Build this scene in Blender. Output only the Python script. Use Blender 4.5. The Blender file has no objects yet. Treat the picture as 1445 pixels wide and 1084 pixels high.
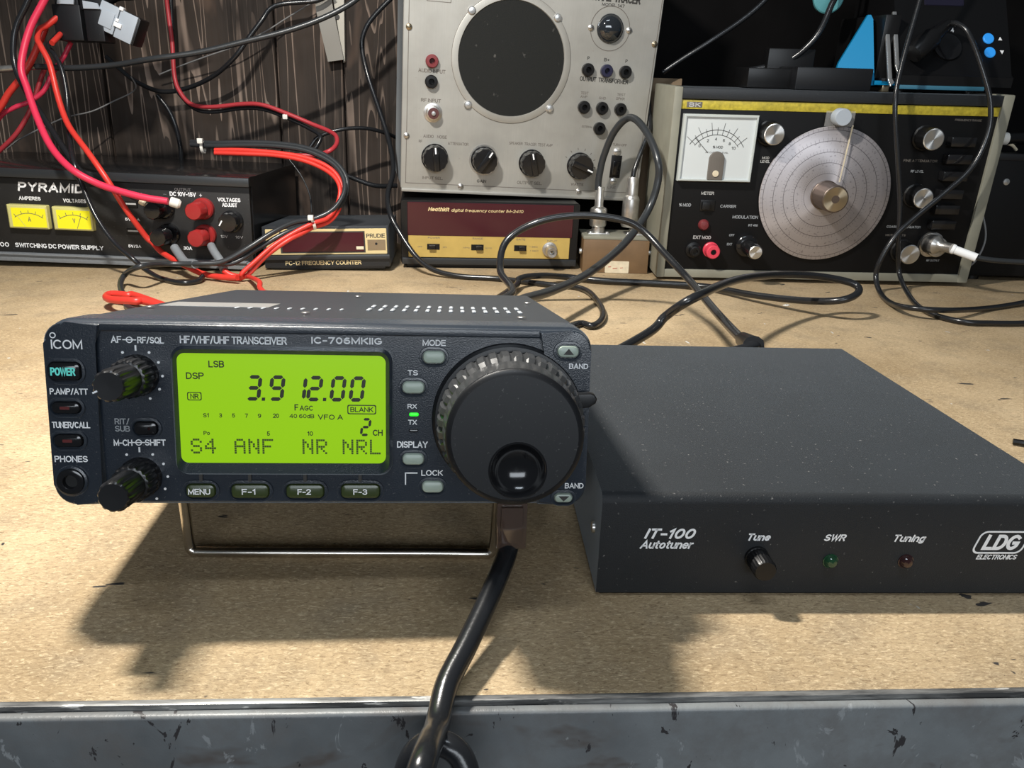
import bpy, bmesh, math, random
from mathutils import Matrix, Vector
S = 0.001                      # every dimension below is written in millimetres
scene = bpy.context.scene
C = scene.collection
random.seed(7)

# ------------------------------------------------------------------ camera, world, lights, exposure
cam_d = bpy.data.cameras.new('camera'); cam_o = bpy.data.objects.new('camera', cam_d); C.objects.link(cam_o)
cam_d.sensor_width = 36.0; cam_d.lens = 1085.6 * 36.0 / 1445.0; cam_d.clip_start = 0.01; cam_d.clip_end = 20
PITCH, ROLL, YAW = 0.32926, -0.03097, 0.06424
cam_o.matrix_world = (Matrix.Translation((0, 0, 153.21 * S)) @ Matrix.Rotation(-YAW, 4, 'Z')
                      @ Matrix.Rotation(math.pi / 2 - PITCH, 4, 'X') @ Matrix.Rotation(-ROLL, 4, 'Z'))
scene.camera = cam_o
w = bpy.data.worlds.new('room'); scene.world = w; w.use_nodes = True
w.node_tree.nodes['Background'].inputs[0].default_value = (0.80, 0.90, 1.0, 1)
w.node_tree.nodes['Background'].inputs[1].default_value = 0.09
scene.view_settings.view_transform = 'Standard'; scene.view_settings.look = 'None'
scene.view_settings.exposure = 0.0; scene.view_settings.gamma = 1.0

def area(name, loc, target, sx, sy, power, col):
    l = bpy.data.lights.new(name, 'AREA'); l.shape = 'RECTANGLE'; l.size = sx; l.size_y = sy
    l.energy = power; l.color = col
    o = bpy.data.objects.new(name, l); C.objects.link(o); o.location = loc
    d = Vector(target) - Vector(loc); o.rotation_euler = d.to_track_quat('-Z', 'Y').to_euler()
    return o
area('bench_lamp', (-0.185, 0.375, 0.55), (0.02, 0.42, 0.0), 0.018, 0.07, 7.8, (1.0, 0.955, 0.88))
area('room_light', (0.10, -1.2, 0.50), (0.05, 0.6, 0.1), 1.2, 0.35, 10.0, (0.86, 0.93, 1.0))
area('ceiling_light', (-0.05, -0.26, 1.45), (0.0, 0.3, 0.0), 0.6, 0.10, 4.5, (0.80, 0.90, 1.0))

# ------------------------------------------------------------------ materials
def nodes_of(m): return m.node_tree.nodes, m.node_tree.links
def mat(name, col, rough=0.5, sheen=0.0, metal=0.0, spec=0.5, dust=0.0, dustcol=(0.45, 0.43, 0.40), dscale=900, var=0.0, vscale=40,
        bump=0.0, bscale=1500, emit=None, estr=0.0, coat=0.0, alpha=1.0, trans=0.0):
    m = bpy.data.materials.new(name); m.use_nodes = True
    N, L = nodes_of(m); b = N['Principled BSDF']
    b.inputs['Base Color'].default_value = (*col, 1); b.inputs['Roughness'].default_value = rough
    b.inputs['Metallic'].default_value = metal; b.inputs['Specular IOR Level'].default_value = spec
    b.inputs['Coat Weight'].default_value = coat; b.inputs['Alpha'].default_value = alpha
    b.inputs['Transmission Weight'].default_value = trans
    b.inputs['Sheen Weight'].default_value = sheen; b.inputs['Sheen Roughness'].default_value = .45; b.inputs['Sheen Tint'].default_value = (.86, .94, 1, 1)
    if emit: b.inputs['Emission Color'].default_value = (*emit, 1); b.inputs['Emission Strength'].default_value = estr
    tc = None
    if dust or var or bump: tc = N.new('ShaderNodeTexCoord')
    src = None
    if var:
        n = N.new('ShaderNodeTexNoise'); n.inputs['Scale'].default_value = vscale; n.inputs['Detail'].default_value = 5
        L.new(tc.outputs['Object'], n.inputs['Vector'])
        r = N.new('ShaderNodeMapRange'); r.inputs['From Min'].default_value = .3; r.inputs['From Max'].default_value = .7
        r.inputs['To Min'].default_value = 1 - var; r.inputs['To Max'].default_value = 1 + var
        L.new(n.outputs['Fac'], r.inputs['Value'])
        mx = N.new('ShaderNodeMix'); mx.data_type = 'RGBA'; mx.blend_type = 'MULTIPLY'; mx.inputs[0].default_value = 1
        mx.inputs[6].default_value = (*col, 1); L.new(r.outputs['Result'], mx.inputs[7]); src = mx.outputs[2]
        L.new(src, b.inputs['Base Color'])
    if dust:
        n = N.new('ShaderNodeTexNoise'); n.inputs['Scale'].default_value = dscale; n.inputs['Detail'].default_value = 3
        L.new(tc.outputs['Object'], n.inputs['Vector'])
        r = N.new('ShaderNodeMapRange'); r.inputs['From Min'].default_value = .67; r.inputs['From Max'].default_value = .80
        r.inputs['To Min'].default_value = 0; r.inputs['To Max'].default_value = dust
        L.new(n.outputs['Fac'], r.inputs['Value'])
        mx = N.new('ShaderNodeMix'); mx.data_type = 'RGBA'; L.new(r.outputs['Result'], mx.inputs[0])
        mx.inputs[6].default_value = (*col, 1); mx.inputs[7].default_value = (*dustcol, 1)
        if src: L.new(src, mx.inputs[6])
        L.new(mx.outputs[2], b.inputs['Base Color'])
    if bump:
        n = N.new('ShaderNodeTexNoise'); n.inputs['Scale'].default_value = bscale; n.inputs['Detail'].default_value = 4
        L.new(tc.outputs['Object'], n.inputs['Vector'])
        bp = N.new('ShaderNodeBump'); bp.inputs['Strength'].default_value = bump; bp.inputs['Distance'].default_value = 0.0006
        L.new(n.outputs['Fac'], bp.inputs['Height']); L.new(bp.outputs['Normal'], b.inputs['Normal'])
    return m

def ramp(N, stops, interp='LINEAR'):
    r = N.new('ShaderNodeValToRGB'); r.color_ramp.interpolation = interp
    e = r.color_ramp.elements
    while len(e) > 1: e.remove(e[-1])
    e[0].position, e[0].color = stops[0][0], (*stops[0][1], 1)
    for p, c in stops[1:]:
        x = e.new(p); x.color = (*c, 1)
    return r
def noise(N, L, vec, scale, detail=4, rough=.55, dist=0.0):
    n = N.new('ShaderNodeTexNoise'); n.inputs['Scale'].default_value = scale; n.inputs['Detail'].default_value = detail
    n.inputs['Roughness'].default_value = rough; n.inputs['Distortion'].default_value = dist
    L.new(vec, n.inputs['Vector']); return n.outputs['Fac']
def mapping(N, L, vec, scale, rot=(0, 0, 0)):
    mp = N.new('ShaderNodeMapping'); mp.inputs['Scale'].default_value = scale; mp.inputs['Rotation'].default_value = rot
    L.new(vec, mp.inputs['Vector']); return mp.outputs[0]
def mixc(N, L, fac, a, b, mode='MIX'):
    mx = N.new('ShaderNodeMix'); mx.data_type = 'RGBA'; mx.blend_type = mode
    for i, v in ((0, fac), (6, a), (7, b)):
        if hasattr(v, 'links'): L.new(v, mx.inputs[i])
        else: mx.inputs[i].default_value = v if i == 0 else (*v, 1)
    return mx.outputs[2]
def band(N, L, v, lo, hi, a=0.0, b=1.0):
    r = N.new('ShaderNodeMapRange'); r.inputs['From Min'].default_value = lo; r.inputs['From Max'].default_value = hi
    r.inputs['To Min'].default_value = a; r.inputs['To Max'].default_value = b; L.new(v, r.inputs['Value']); return r.outputs['Result']

def mat_board():                      # worn hardboard with fibres, grey grime and dark nicks
    m = bpy.data.materials.new('worn_hardboard'); m.use_nodes = True; N, L = nodes_of(m); b = N['Principled BSDF']
    tc = N.new('ShaderNodeTexCoord').outputs['Object']
    big = noise(N, L, tc, 7, 5, .6); med = noise(N, L, tc, 38, 6, .65)
    fib = noise(N, L, mapping(N, L, tc, (440, 1080, 1080), (0, 0, .5)), 1, 5, .75, 1.0)
    fine = noise(N, L, tc, 900, 3, .7)
    c1 = mixc(N, L, band(N, L, big, .35, .65), (0.38, 0.275, 0.155), (0.60, 0.455, 0.28))
    c2 = mixc(N, L, band(N, L, med, .48, .74, 0, .7), c1, (0.30, 0.235, 0.155))
    c3 = mixc(N, L, band(N, L, fib, .53, .66, 0, .7), c2, (0.78, 0.63, 0.41))
    c4 = mixc(N, L, band(N, L, fib, .47, .34, 0, .85), c3, (0.20, 0.135, 0.075))
    c5 = mixc(N, L, band(N, L, fine, .64, .72, 0, .6), c4, (0.10, 0.075, 0.05))
    nick = noise(N, L, mapping(N, L, tc, (45, 95, 60), (0, 0, -.4)), 1, 3, .6, .6)
    c6 = mixc(N, L, band(N, L, nick, .69, .705), c5, (0.05, 0.045, 0.042))
    chip = noise(N, L, mapping(N, L, tc, (120, 60, 60), (0, 0, .8)), 1, 2, .5, .3)
    c7 = mixc(N, L, band(N, L, chip, .755, .77), c6, (0.62, 0.60, 0.55))
    L.new(c7, b.inputs['Base Color']); b.inputs['Roughness'].default_value = .82; b.inputs['Specular IOR Level'].default_value = .25
    bp = N.new('ShaderNodeBump'); bp.inputs['Strength'].default_value = .55; bp.inputs['Distance'].default_value = .0012
    L.new(fib, bp.inputs['Height']); L.new(bp.outputs['Normal'], b.inputs['Normal'])
    return m
def mat_rail():                       # chipped grey-blue paint on steel
    m = bpy.data.materials.new('chipped_grey_paint'); m.use_nodes = True; N, L = nodes_of(m); b = N['Principled BSDF']
    tc = N.new('ShaderNodeTexCoord').outputs['Object']
    big = noise(N, L, tc, 9, 5, .65); med = noise(N, L, tc, 60, 6, .7)
    c1 = mixc(N, L, band(N, L, big, .38, .62), (0.12, 0.128, 0.132), (0.215, 0.228, 0.232))
    c2 = mixc(N, L, band(N, L, med, .45, .7, 0, .6), c1, (0.14, 0.13, 0.122))
    st = noise(N, L, mapping(N, L, tc, (16, 16, 34)), 1, 4, .6, .4)
    c3 = mixc(N, L, band(N, L, st, .56, .62, 0, .8), c2, (0.095, 0.078, 0.068))
    ch = noise(N, L, mapping(N, L, tc, (110, 60, 60), (.4, 0, .3)), 1, 5, .65, .8)
    c4 = mixc(N, L, band(N, L, ch, .64, .655), c3, (0.035, 0.032, 0.033))
    c5 = mixc(N, L, band(N, L, ch, .37, .34, 0, .55), c4, (0.36, 0.375, 0.38))
    L.new(c5, b.inputs['Base Color']); b.inputs['Roughness'].default_value = .42
    bp = N.new('ShaderNodeBump'); bp.inputs['Strength'].default_value = .4; bp.inputs['Distance'].default_value = .0008
    L.new(ch, bp.inputs['Height']); L.new(bp.outputs['Normal'], b.inputs['Normal'])
    return m
def mat_edge():                       # bare worn steel lip with flakes of white paint
    m = bpy.data.materials.new('worn_steel_lip'); m.use_nodes = True; N, L = nodes_of(m); b = N['Principled BSDF']
    tc = N.new('ShaderNodeTexCoord').outputs['Object']
    a = noise(N, L, mapping(N, L, tc, (22, 200, 200)), 1, 5, .7); c = noise(N, L, mapping(N, L, tc, (60, 300, 300)), 1, 4, .6)
    c1 = mixc(N, L, band(N, L, a, .4, .6), (0.06, 0.06, 0.06), (0.30, 0.30, 0.29))
    c2 = mixc(N, L, band(N, L, c, .60, .64), c1, (0.72, 0.70, 0.66))
    L.new(c2, b.inputs['Base Color']); b.inputs['Roughness'].default_value = .4; b.inputs['Metallic'].default_value = .4
    return m
def mat_planks():                     # dark-stained boards, pale raised grain running upward
    m = bpy.data.materials.new('dark_stained_boards'); m.use_nodes = True; N, L = nodes_of(m); b = N['Principled BSDF']
    tc = N.new('ShaderNodeTexCoord').outputs['Object']
    v = mapping(N, L, tc, (34, 34, 1.7)); g = noise(N, L, v, 1, 2, .45, .35)
    wv = N.new('ShaderNodeMath'); wv.operation = 'MULTIPLY'; wv.inputs[1].default_value = 11; L.new(g, wv.inputs[0])
    fr = N.new('ShaderNodeMath'); fr.operation = 'FRACT'; L.new(wv.outputs[0], fr.inputs[0])
    big = noise(N, L, mapping(N, L, tc, (9, 9, 4)), 1, 4, .6)
    fine = noise(N, L, mapping(N, L, tc, (300, 300, 12)), 1, 3, .6)
    c1 = mixc(N, L, band(N, L, big, .35, .65), (0.012, 0.009, 0.0075), (0.060, 0.043, 0.033))
    c2 = mixc(N, L, band(N, L, fine, .35, .7, 0, .6), c1, (0.05, 0.04, 0.034))
    ln = N.new('ShaderNodeMath'); ln.operation = 'MULTIPLY'
    L.new(band(N, L, fr.outputs[0], .76, .92), ln.inputs[0]); L.new(band(N, L, big, .38, .58), ln.inputs[1])
    c3 = mixc(N, L, ln.outputs[0], c2, (0.30, 0.225, 0.18))
    blot = noise(N, L, mapping(N, L, tc, (22, 22, 9)), 1, 3, .6, .5)
    c3 = mixc(N, L, band(N, L, blot, .60, .72, 0, .7), c3, (0.13, 0.085, 0.062))
    L.new(c3, b.inputs['Base Color']); b.inputs['Roughness'].default_value = .75; b.inputs['Specular IOR Level'].default_value = .25
    return m
def mat_panel_metal():                # brushed pale aluminium panel with light blotches
    m = bpy.data.materials.new('brushed_silver_panel'); m.use_nodes = True; N, L = nodes_of(m); b = N['Principled BSDF']
    tc = N.new('ShaderNodeTexCoord').outputs['Object']
    br = noise(N, L, mapping(N, L, tc, (1500, 1500, 30)), 1, 3, .6); big = noise(N, L, tc, 14, 4, .6); sp = noise(N, L, tc, 240, 4, .7)
    c1 = mixc(N, L, band(N, L, big, .35, .65), (0.34, 0.33, 0.30), (0.44, 0.43, 0.395))
    c2 = mixc(N, L, band(N, L, br, .3, .7, 0, .25), c1, (0.33, 0.32, 0.30))
    c3 = mixc(N, L, band(N, L, sp, .66, .74, 0, .4), c2, (0.24, 0.21, 0.17))
    L.new(c3, b.inputs['Base Color']); b.inputs['Metallic'].default_value = .45
    L.new(band(N, L, br, .2, .8, .38, .52), b.inputs['Roughness'])
    return m
def mat_dial_disc():                  # turned aluminium disc, engraved dark scale circles and ticks (centre at object origin)
    m = bpy.data.materials.new('engraved_disc'); m.use_nodes = True; N, L = nodes_of(m); b = N['Principled BSDF']
    tc = N.new('ShaderNodeTexCoord').outputs['Object']
    sx = N.new('ShaderNodeSeparateXYZ'); L.new(tc, sx.inputs[0])
    def mth(op, a, c=None):
        n = N.new('ShaderNodeMath'); n.operation = op
        for i, q in ((0, a), (1, c)):
            if q is None: continue
            if hasattr(q, 'links'): L.new(q, n.inputs[i])
            else: n.inputs[i].default_value = q
        return n.outputs[0]
    r = mth('SQRT', mth('ADD', mth('POWER', sx.outputs[0], 2), mth('POWER', sx.outputs[2], 2)))
    ang = mth('ARCTAN2', sx.outputs[2], sx.outputs[0])
    fine = N.new('ShaderNodeTexNoise'); fine.noise_dimensions = '1D'; fine.inputs['Scale'].default_value = 1
    L.new(mth('MULTIPLY', r, 2600), fine.inputs['W'])
    base = mixc(N, L, fine.outputs['Fac'], (0.36, 0.335, 0.345), (0.56, 0.52, 0.53))
    # circles every 7.4 mm and tick marks between them
    k = mth('FRACT', mth('MULTIPLY', r, 1 / .0104)); ring = mth('LESS_THAN', k, .06)
    k2 = mth('FRACT', mth('MULTIPLY', r, 2 / .0104)); 
    tick = mth('MULTIPLY', mth('LESS_THAN', mth('FRACT', mth('MULTIPLY', ang, 13.0)), .07), mth('LESS_THAN', k, .34))
    lab = N.new('ShaderNodeTexNoise'); lab.inputs['Scale'].default_value = 420; lab.inputs['Detail'].default_value = 1; L.new(tc, lab.inputs['Vector'])
    txt = mth('MULTIPLY', mth('GREATER_THAN', lab.outputs['Fac'], .66), mth('GREATER_THAN', k, .55))
    inr = mth('GREATER_THAN', r, .021)
    dark = mth('MULTIPLY', mth('MAXIMUM', mth('MAXIMUM', ring, tick), mth('MULTIPLY', txt, .5)), inr)
    c = mixc(N, L, mth('MULTIPLY', dark, .75), base, (0.08, 0.07, 0.075))
    L.new(c, b.inputs['Base Color']); b.inputs['Metallic'].default_value = .6; b.inputs['Roughness'].default_value = .36
    b.inputs['Anisotropic'].default_value = .85
    tg = N.new('ShaderNodeTangent'); tg.direction_type = 'RADIAL'; tg.axis = 'Y'; L.new(tg.outputs[0], b.inputs['Tangent'])
    return m

M = {}
M['board'] = mat_board(); M['rail'] = mat_rail(); M['lip'] = mat_edge(); M['planks'] = mat_planks()
M['silver'] = mat_panel_metal(); M['disc'] = mat_dial_disc()
M['nearblack'] = mat('black_backing', (0.0035, 0.003, 0.003), .8, spec=.1, var=.5, vscale=12)
M['concrete'] = mat('concrete', (0.25, 0.24, 0.23), .9, var=.2, vscale=6)
M['face'] = mat('blue_black_moulding', (0.013, 0.019, 0.029), .25, sheen=.2, spec=.7, dust=.3, dscale=1700, bump=.12, bscale=2600)
M['case'] = mat('black_painted_case', (0.013, 0.015, 0.018), .42, sheen=.12, dust=.30, dscale=1100, bump=.15, bscale=2600)
M['tuner'] = mat('matt_black_powder_coat', (0.0065, 0.008, 0.010), .55, sheen=.3, spec=.4, dust=.5, dscale=800, var=.25, vscale=30, bump=.30, bscale=2600)
M['black'] = mat('black_plastic', (0.0065, 0.0065, 0.007), .35, spec=.4)
M['deepblack'] = mat('matt_black_paint', (0.0045, 0.0045, 0.005), .5, spec=.22)
M['glosscase'] = mat('shiny_black_case', (0.012, 0.012, 0.013), .2, spec=.5, dust=.35, dscale=500)
M['gloss'] = mat('glossy_black_plastic', (0.008, 0.008, 0.009), .14, spec=.6)
M['knob'] = mat('black_knob', (0.010, 0.010, 0.011), .30, spec=.6)
M['soft'] = mat('soft_black', (0.007, 0.0075, 0.009), .40, spec=.45, dust=.2, dscale=1300)
M['grip'] = mat('worn_black_grip', (0.040, 0.041, 0.042), .30, spec=.6, dust=.35, dscale=900)
M['dark'] = mat('dark_panel', (0.0125, 0.0118, 0.011), .55, dust=.25, dscale=700, var=.3, vscale=25)
M['hole'] = mat('dark_hole', (0.003, 0.003, 0.003), .6)
M['white'] = mat('white_print', (0.92, 0.93, 0.94), .6)
M['dimwhite'] = mat('worn_white_print', (0.50, 0.50, 0.49), .6)
M['greyprint'] = mat('grey_print', (0.35, 0.37, 0.39), .6)
M['teal_print'] = mat('teal_print', (0.13, 0.62, 0.55), .5, emit=(0.10, 0.62, 0.54), estr=.25)
M['ink'] = mat('black_print', (0.035, 0.033, 0.03), .6)
M['brownink'] = mat('faded_print', (0.14, 0.125, 0.11), .7)
M['gold'] = mat('gold_print', (0.78, 0.62, 0.33), .5)
M['lcd'] = mat('lit_green_display', (0.10, 0.22, 0.01), .22, spec=.45, emit=(0.33, 0.64, 0.003), estr=.72)
M['seg'] = mat('display_segment', (0.018, 0.022, 0.004), .4)
M['segfaint'] = mat('faint_display_segment', (0.06, 0.10, 0.005), .4)
M['key'] = mat('pale_green_key', (0.37, 0.44, 0.37), .35, spec=.5)
M['softkey'] = mat('olive_key', (0.038, 0.055, 0.014), .28, spec=.6)
M['redlens'] = mat('dark_red_lens', (0.12, 0.022, 0.022), .3)
M['led_on'] = mat('lit_green_lamp', (0.02, 0.5, 0.02), .3, emit=(0.03, 0.95, 0.03), estr=1.0)
M['led_green'] = mat('green_lamp', (0.010, 0.055, 0.022), .12, coat=.5)
M['led_amber'] = mat('dark_red_lamp', (0.032, 0.010, 0.010), .12, coat=.5)
M['chrome'] = mat('chrome_wire', (0.62, 0.58, 0.52), .20, metal=1.0, var=.3, vscale=60)
M['steel'] = mat('dull_nickel', (0.58, 0.56, 0.53), .32, metal=.9, var=.2, vscale=150)
M['alu'] = mat('aluminium', (0.70, 0.70, 0.69), .30, metal=.85)
def spun_metal(name, col):
    m = mat(name, col, .30, metal=.95); N, L = nodes_of(m); b = N['Principled BSDF']; b.inputs['Anisotropic'].default_value = .9
    t = N.new('ShaderNodeTangent'); t.direction_type = 'RADIAL'; t.axis = 'Y'; L.new(t.outputs[0], b.inputs['Tangent']); return m
M['spun'] = spun_metal('turned_aluminium', (0.78, 0.78, 0.77)); M['spunbrass'] = spun_metal('turned_bronze', (0.50, 0.42, 0.30))
M['brass'] = mat('turned_brass', (0.40, 0.33, 0.22), .28, metal=.9)
M['bronzeside'] = mat('dark_bronze', (0.17, 0.135, 0.115), .38, metal=.8)
M['plug'] = mat('smoky_clear_plastic', (0.085, 0.055, 0.042), .08, spec=.8, coat=.4, alpha=.8)
M['rubber'] = mat('black_cable_jacket', (0.014, 0.015, 0.017), .24, spec=.55, bump=.08, bscale=700)
M['greyjacket'] = mat('dark_grey_cable_jacket', (0.028, 0.031, 0.034), .30)
M['greywire'] = mat('grey_wire', (0.20, 0.20, 0.20), .5)
M['redwire'] = mat('red_wire', (0.66, 0.042, 0.03), .38)
M['pinkwire'] = mat('pinkish_red_wire', (0.72, 0.035, 0.09), .38)
M['dimred'] = mat('dull_red_wire', (0.42, 0.035, 0.045), .45)
M['tie'] = mat('white_cable_tie', (0.78, 0.77, 0.72), .5)
M['tape'] = mat('grey_electrical_tape', (0.20, 0.215, 0.23), .5, bump=.8, bscale=350)
M['cream'] = mat('grey_beige_paint', (0.25, 0.245, 0.195), .5, var=.1, vscale=40)
M['yellow'] = mat('olive_yellow_band', (0.46, 0.37, 0.035), .45, var=.25, vscale=300)
M['meterwhite'] = mat('white_meter_card', (0.62, 0.66, 0.67), .5)
M['clear'] = mat('clear_plastic', (0.52, 0.56, 0.55), .12, spec=.5)
M['meterlit'] = mat('lit_yellow_meter_card', (0.72, 0.66, 0.02), .45, emit=(0.85, 0.75, 0.0), estr=.32)
M['meterframe'] = mat('pale_yellow_plastic', (0.62, 0.57, 0.22), .35)
M['burg'] = mat('burgundy_filter', (0.055, 0.010, 0.016), .16, spec=.5)
M['ochre'] = mat('ochre_panel', (0.52, 0.365, 0.10), .5, var=.08, vscale=60)
M['cornice'] = mat('gold_trim', (0.66, 0.53, 0.27), .4)
M['redpost'] = mat('red_knob', (0.33, 0.024, 0.024), .28, spec=.5)
M['hotred'] = mat('pinkish_red_jack', (0.75, 0.06, 0.10), .3)
M['brownpaint'] = mat('brown_painted_metal', (0.175, 0.106, 0.052), .45, var=.12, vscale=60)
M['sticker'] = mat('yellowed_paper', (0.72, 0.63, 0.46), .7, var=.1, vscale=200)
M['redink'] = mat('faded_red_print', (0.5, 0.2, 0.14), .7)
M['cloth'] = mat('black_speaker_cloth', (0.006, 0.007, 0.0065), .9, dust=.35, dscale=90, bump=.6, bscale=2200)
M['lens'] = mat('dark_glass', (0.015, 0.018, 0.022), .06, spec=.8, coat=.6)
M['bakelite'] = mat('black_bakelite', (0.010, 0.010, 0.011), .16, spec=.6)
M['insulator'] = mat('brown_insulator', (0.085, 0.03, 0.028), .4)
M['redjack'] = mat('dull_red_jack', (0.17, 0.028, 0.032), .4)
M['bluejack'] = mat('dark_blue_jack', (0.018, 0.018, 0.045), .35)
M['bluefin'] = mat('bright_blue_plastic', (0.002, 0.20, 0.42), .5, spec=.15)
M['bluebtn'] = mat('lit_blue_button', (0.02, 0.22, 0.62), .4, emit=(0.03, 0.30, 0.80), estr=.45)
M['bluedim'] = mat('dull_blue_plastic', (0.04, 0.16, 0.24), .45)
M['teal'] = mat('teal_plastic', (0.10, 0.33, 0.36), .5)
M['screen'] = mat('dark_display', (0.014, 0.013, 0.028), .2)
M['paleplastic_glare'] = mat('pale_grey_plastic_and_glare', (0.42, 0.47, 0.53), .35)  # plain pale plastic; on the ferrite clamp lids, a painted-in reflection
M['bracket'] = mat('beige_painted_steel', (0.27, 0.255, 0.225), .5)
M['lightbracket'] = mat('pale_beige', (0.50, 0.47, 0.40), .5)  # paler beige, used on the wall plate of the same bracket
M['crumb'] = mat('white_crumb', (0.75, 0.72, 0.65), .7)
M['card'] = mat('brown_cardboard', (0.20, 0.14, 0.085), .8)
M['glare_silver'] = mat('painted_glare_smeared', (0.55, 0.55, 0.53), .35, metal=.7, dust=.9, dustcol=(0.03, 0.03, 0.03), dscale=110)  # silver colour paints in a bright reflection, with dark smears over it

# ------------------------------------------------------------------ mesh tools
def rr_pts(u0, u1, v0, v1, r, n=5):
    r = max(0.01, min(r, (u1 - u0) / 2 - .001, (v1 - v0) / 2 - .001)); out = []
    for cu, cv, a in ((u1 - r, v1 - r, 0), (u0 + r, v1 - r, 90), (u0 + r, v0 + r, 180), (u1 - r, v0 + r, 270)):
        for i in range(n + 1):
            t = math.radians(a + 90 * i / n); out.append((cu + r * math.cos(t), cv + r * math.sin(t)))
    return out
def smooth_path(pts, k=6):
    P = [Vector(p) for p in pts]; P = [P[0] * 2 - P[1]] + P + [P[-1] * 2 - P[-2]]; out = []
    for i in range(1, len(P) - 2):
        a, b, c, d = P[i - 1:i + 3]
        for j in range(k):
            t = j / k
            out.append(.5 * ((2 * b) + (c - a) * t + (2 * a - 5 * b + 4 * c - d) * t * t + (3 * b - a - 3 * c + d) * t ** 3))
    out.append(P[-2]); return out
class MB:
    def __init__(s): s.bm = bmesh.new(); s.xf = Matrix.Identity(4)
    def v(s, p): return s.bm.verts.new(s.xf @ Vector(p))
    def loft(s, rings, cap0=True, cap1=True, closed=False):
        R = [[s.v(p) for p in r] for r in rings]; n = len(R[0])
        idx = list(range(len(R) - 1)) + ([len(R) - 1] if closed else [])
        for i in idx:
            A, B = R[i], R[(i + 1) % len(R)]
            for j in range(n): s.bm.faces.new((A[j], A[(j + 1) % n], B[(j + 1) % n], B[j]))
        if not closed:
            if cap0: s.bm.faces.new(R[0][::-1])
            if cap1: s.bm.faces.new(R[-1])
        return s
    def box(s, x0, x1, y0, y1, z0, z1, bev=0, seg=2):
        vs = [s.v(p) for p in ((x0, y0, z0), (x1, y0, z0), (x1, y1, z0), (x0, y1, z0), (x0, y0, z1), (x1, y0, z1), (x1, y1, z1), (x0, y1, z1))]
        fs = [s.bm.faces.new([vs[i] for i in f]) for f in ((3, 2, 1, 0), (4, 5, 6, 7), (0, 1, 5, 4), (1, 2, 6, 5), (2, 3, 7, 6), (3, 0, 4, 7))]
        if bev:
            es = list({e for f in fs for e in f.edges})
            bmesh.ops.bevel(s.bm, geom=es, offset=bev, segments=seg, affect='EDGES', profile=.6)
        return s
    def rr(s, u0, u1, v0, v1, r, prof, n=5, cap0=True, cap1=True):     # prof: (inset, depth) rings front to back
        s.loft([[(u, d, v) for u, v in rr_pts(u0 + i, u1 - i, v0 + i, v1 - i, max(r - i, .05), n)] for i, d in prof], cap0, cap1); return s
    def lathe(s, cu, cv, prof, n=32, mod=None, caps=True, axis='y'):
        rings = []
        for k, (r, d) in enumerate(prof):
            ring = []
            for j in range(n):
                t = 2 * math.pi * j / n; q = max(r, .01) + (mod(k, j, t) if mod else 0)
                ring.append((cu + q * math.cos(t), d, cv + q * math.sin(t)) if axis == 'y' else (cu + q * math.cos(t), cv + q * math.sin(t), d))
            rings.append(ring)
        s.loft(rings, caps, caps); return s
    def tube(s, pts, r, n=10, smooth=True, k=6, r1=None):
        P = smooth_path(pts, k) if smooth else [Vector(p) for p in pts]
        T = [(P[min(i + 1, len(P) - 1)] - P[max(i - 1, 0)]).normalized() for i in range(len(P))]
        up = Vector((0, 0, 1)) if abs(T[0].z) < .9 else Vector((1, 0, 0))
        nr = (up - T[0] * up.dot(T[0])).normalized(); rings = []
        for i, p in enumerate(P):
            nr = (nr - T[i] * nr.dot(T[i])).normalized(); bn = T[i].cross(nr)
            q = r if r1 is None else r + (r1 - r) * i / (len(P) - 1)
            rings.append([p + (nr * math.cos(a) + bn * math.sin(a)) * q for a in [2 * math.pi * j / n for j in range(n)]])
        s.loft(rings); return s
    def prism(s, pts, d0, d1, bev=0):
        A = [s.v((u, d0, v)) for u, v in pts]; B = [s.v((u, d1, v)) for u, v in pts]; n = len(pts)
        f = s.bm.faces.new(A); s.bm.faces.new(B[::-1])
        for j in range(n): s.bm.faces.new((A[j], B[j], B[(j + 1) % n], A[(j + 1) % n]))
        if bev: bmesh.ops.bevel(s.bm, geom=list(f.edges), offset=bev, segments=3, affect='EDGES', profile=.6)
        return s
    def arc(s, cu, cv, R, a0, a1, wd, d, n=24, th=.15):
        o = [(cu + (R + wd / 2) * math.cos(math.radians(a0 + (a1 - a0) * i / n)), cv + (R + wd / 2) * math.sin(math.radians(a0 + (a1 - a0) * i / n))) for i in range(n + 1)]
        q = [(cu + (R - wd / 2) * math.cos(math.radians(a0 + (a1 - a0) * i / n)), cv + (R - wd / 2) * math.sin(math.radians(a0 + (a1 - a0) * i / n))) for i in range(n + 1)]
        for i in range(n):
            s.prism([o[i], o[i + 1], q[i + 1], q[i]], d - th, d)
        return s
    def line(s, a, b, wd, d, th=.15):
        dx, dy = b[0] - a[0], b[1] - a[1]; l = math.hypot(dx, dy); nx, ny = -dy / l * wd / 2, dx / l * wd / 2
        return s.prism([(a[0] + nx, a[1] + ny), (b[0] + nx, b[1] + ny), (b[0] - nx, b[1] - ny), (a[0] - nx, a[1] - ny)], d - th, d)
    def out(s, name, m, parent=None, label=None, ang=35):
        bmesh.ops.recalc_face_normals(s.bm, faces=s.bm.faces[:])
        for x in s.bm.verts: x.co *= S
        me = bpy.data.meshes.new(name); s.bm.to_mesh(me); s.bm.free()
        for p in me.polygons: p.use_smooth = True
        me.set_sharp_from_angle(angle=math.radians(ang))
        me.materials.append(m if not isinstance(m, str) else M[m])
        o = bpy.data.objects.new(name, me); C.objects.link(o)
        if parent is not None: o.parent = parent
        if label: o['label'] = label
        return o
def tag(o, label, cat, group=None):
    o['label'] = label; o['category'] = cat
    if group: o['group'] = group
    return o
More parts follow.
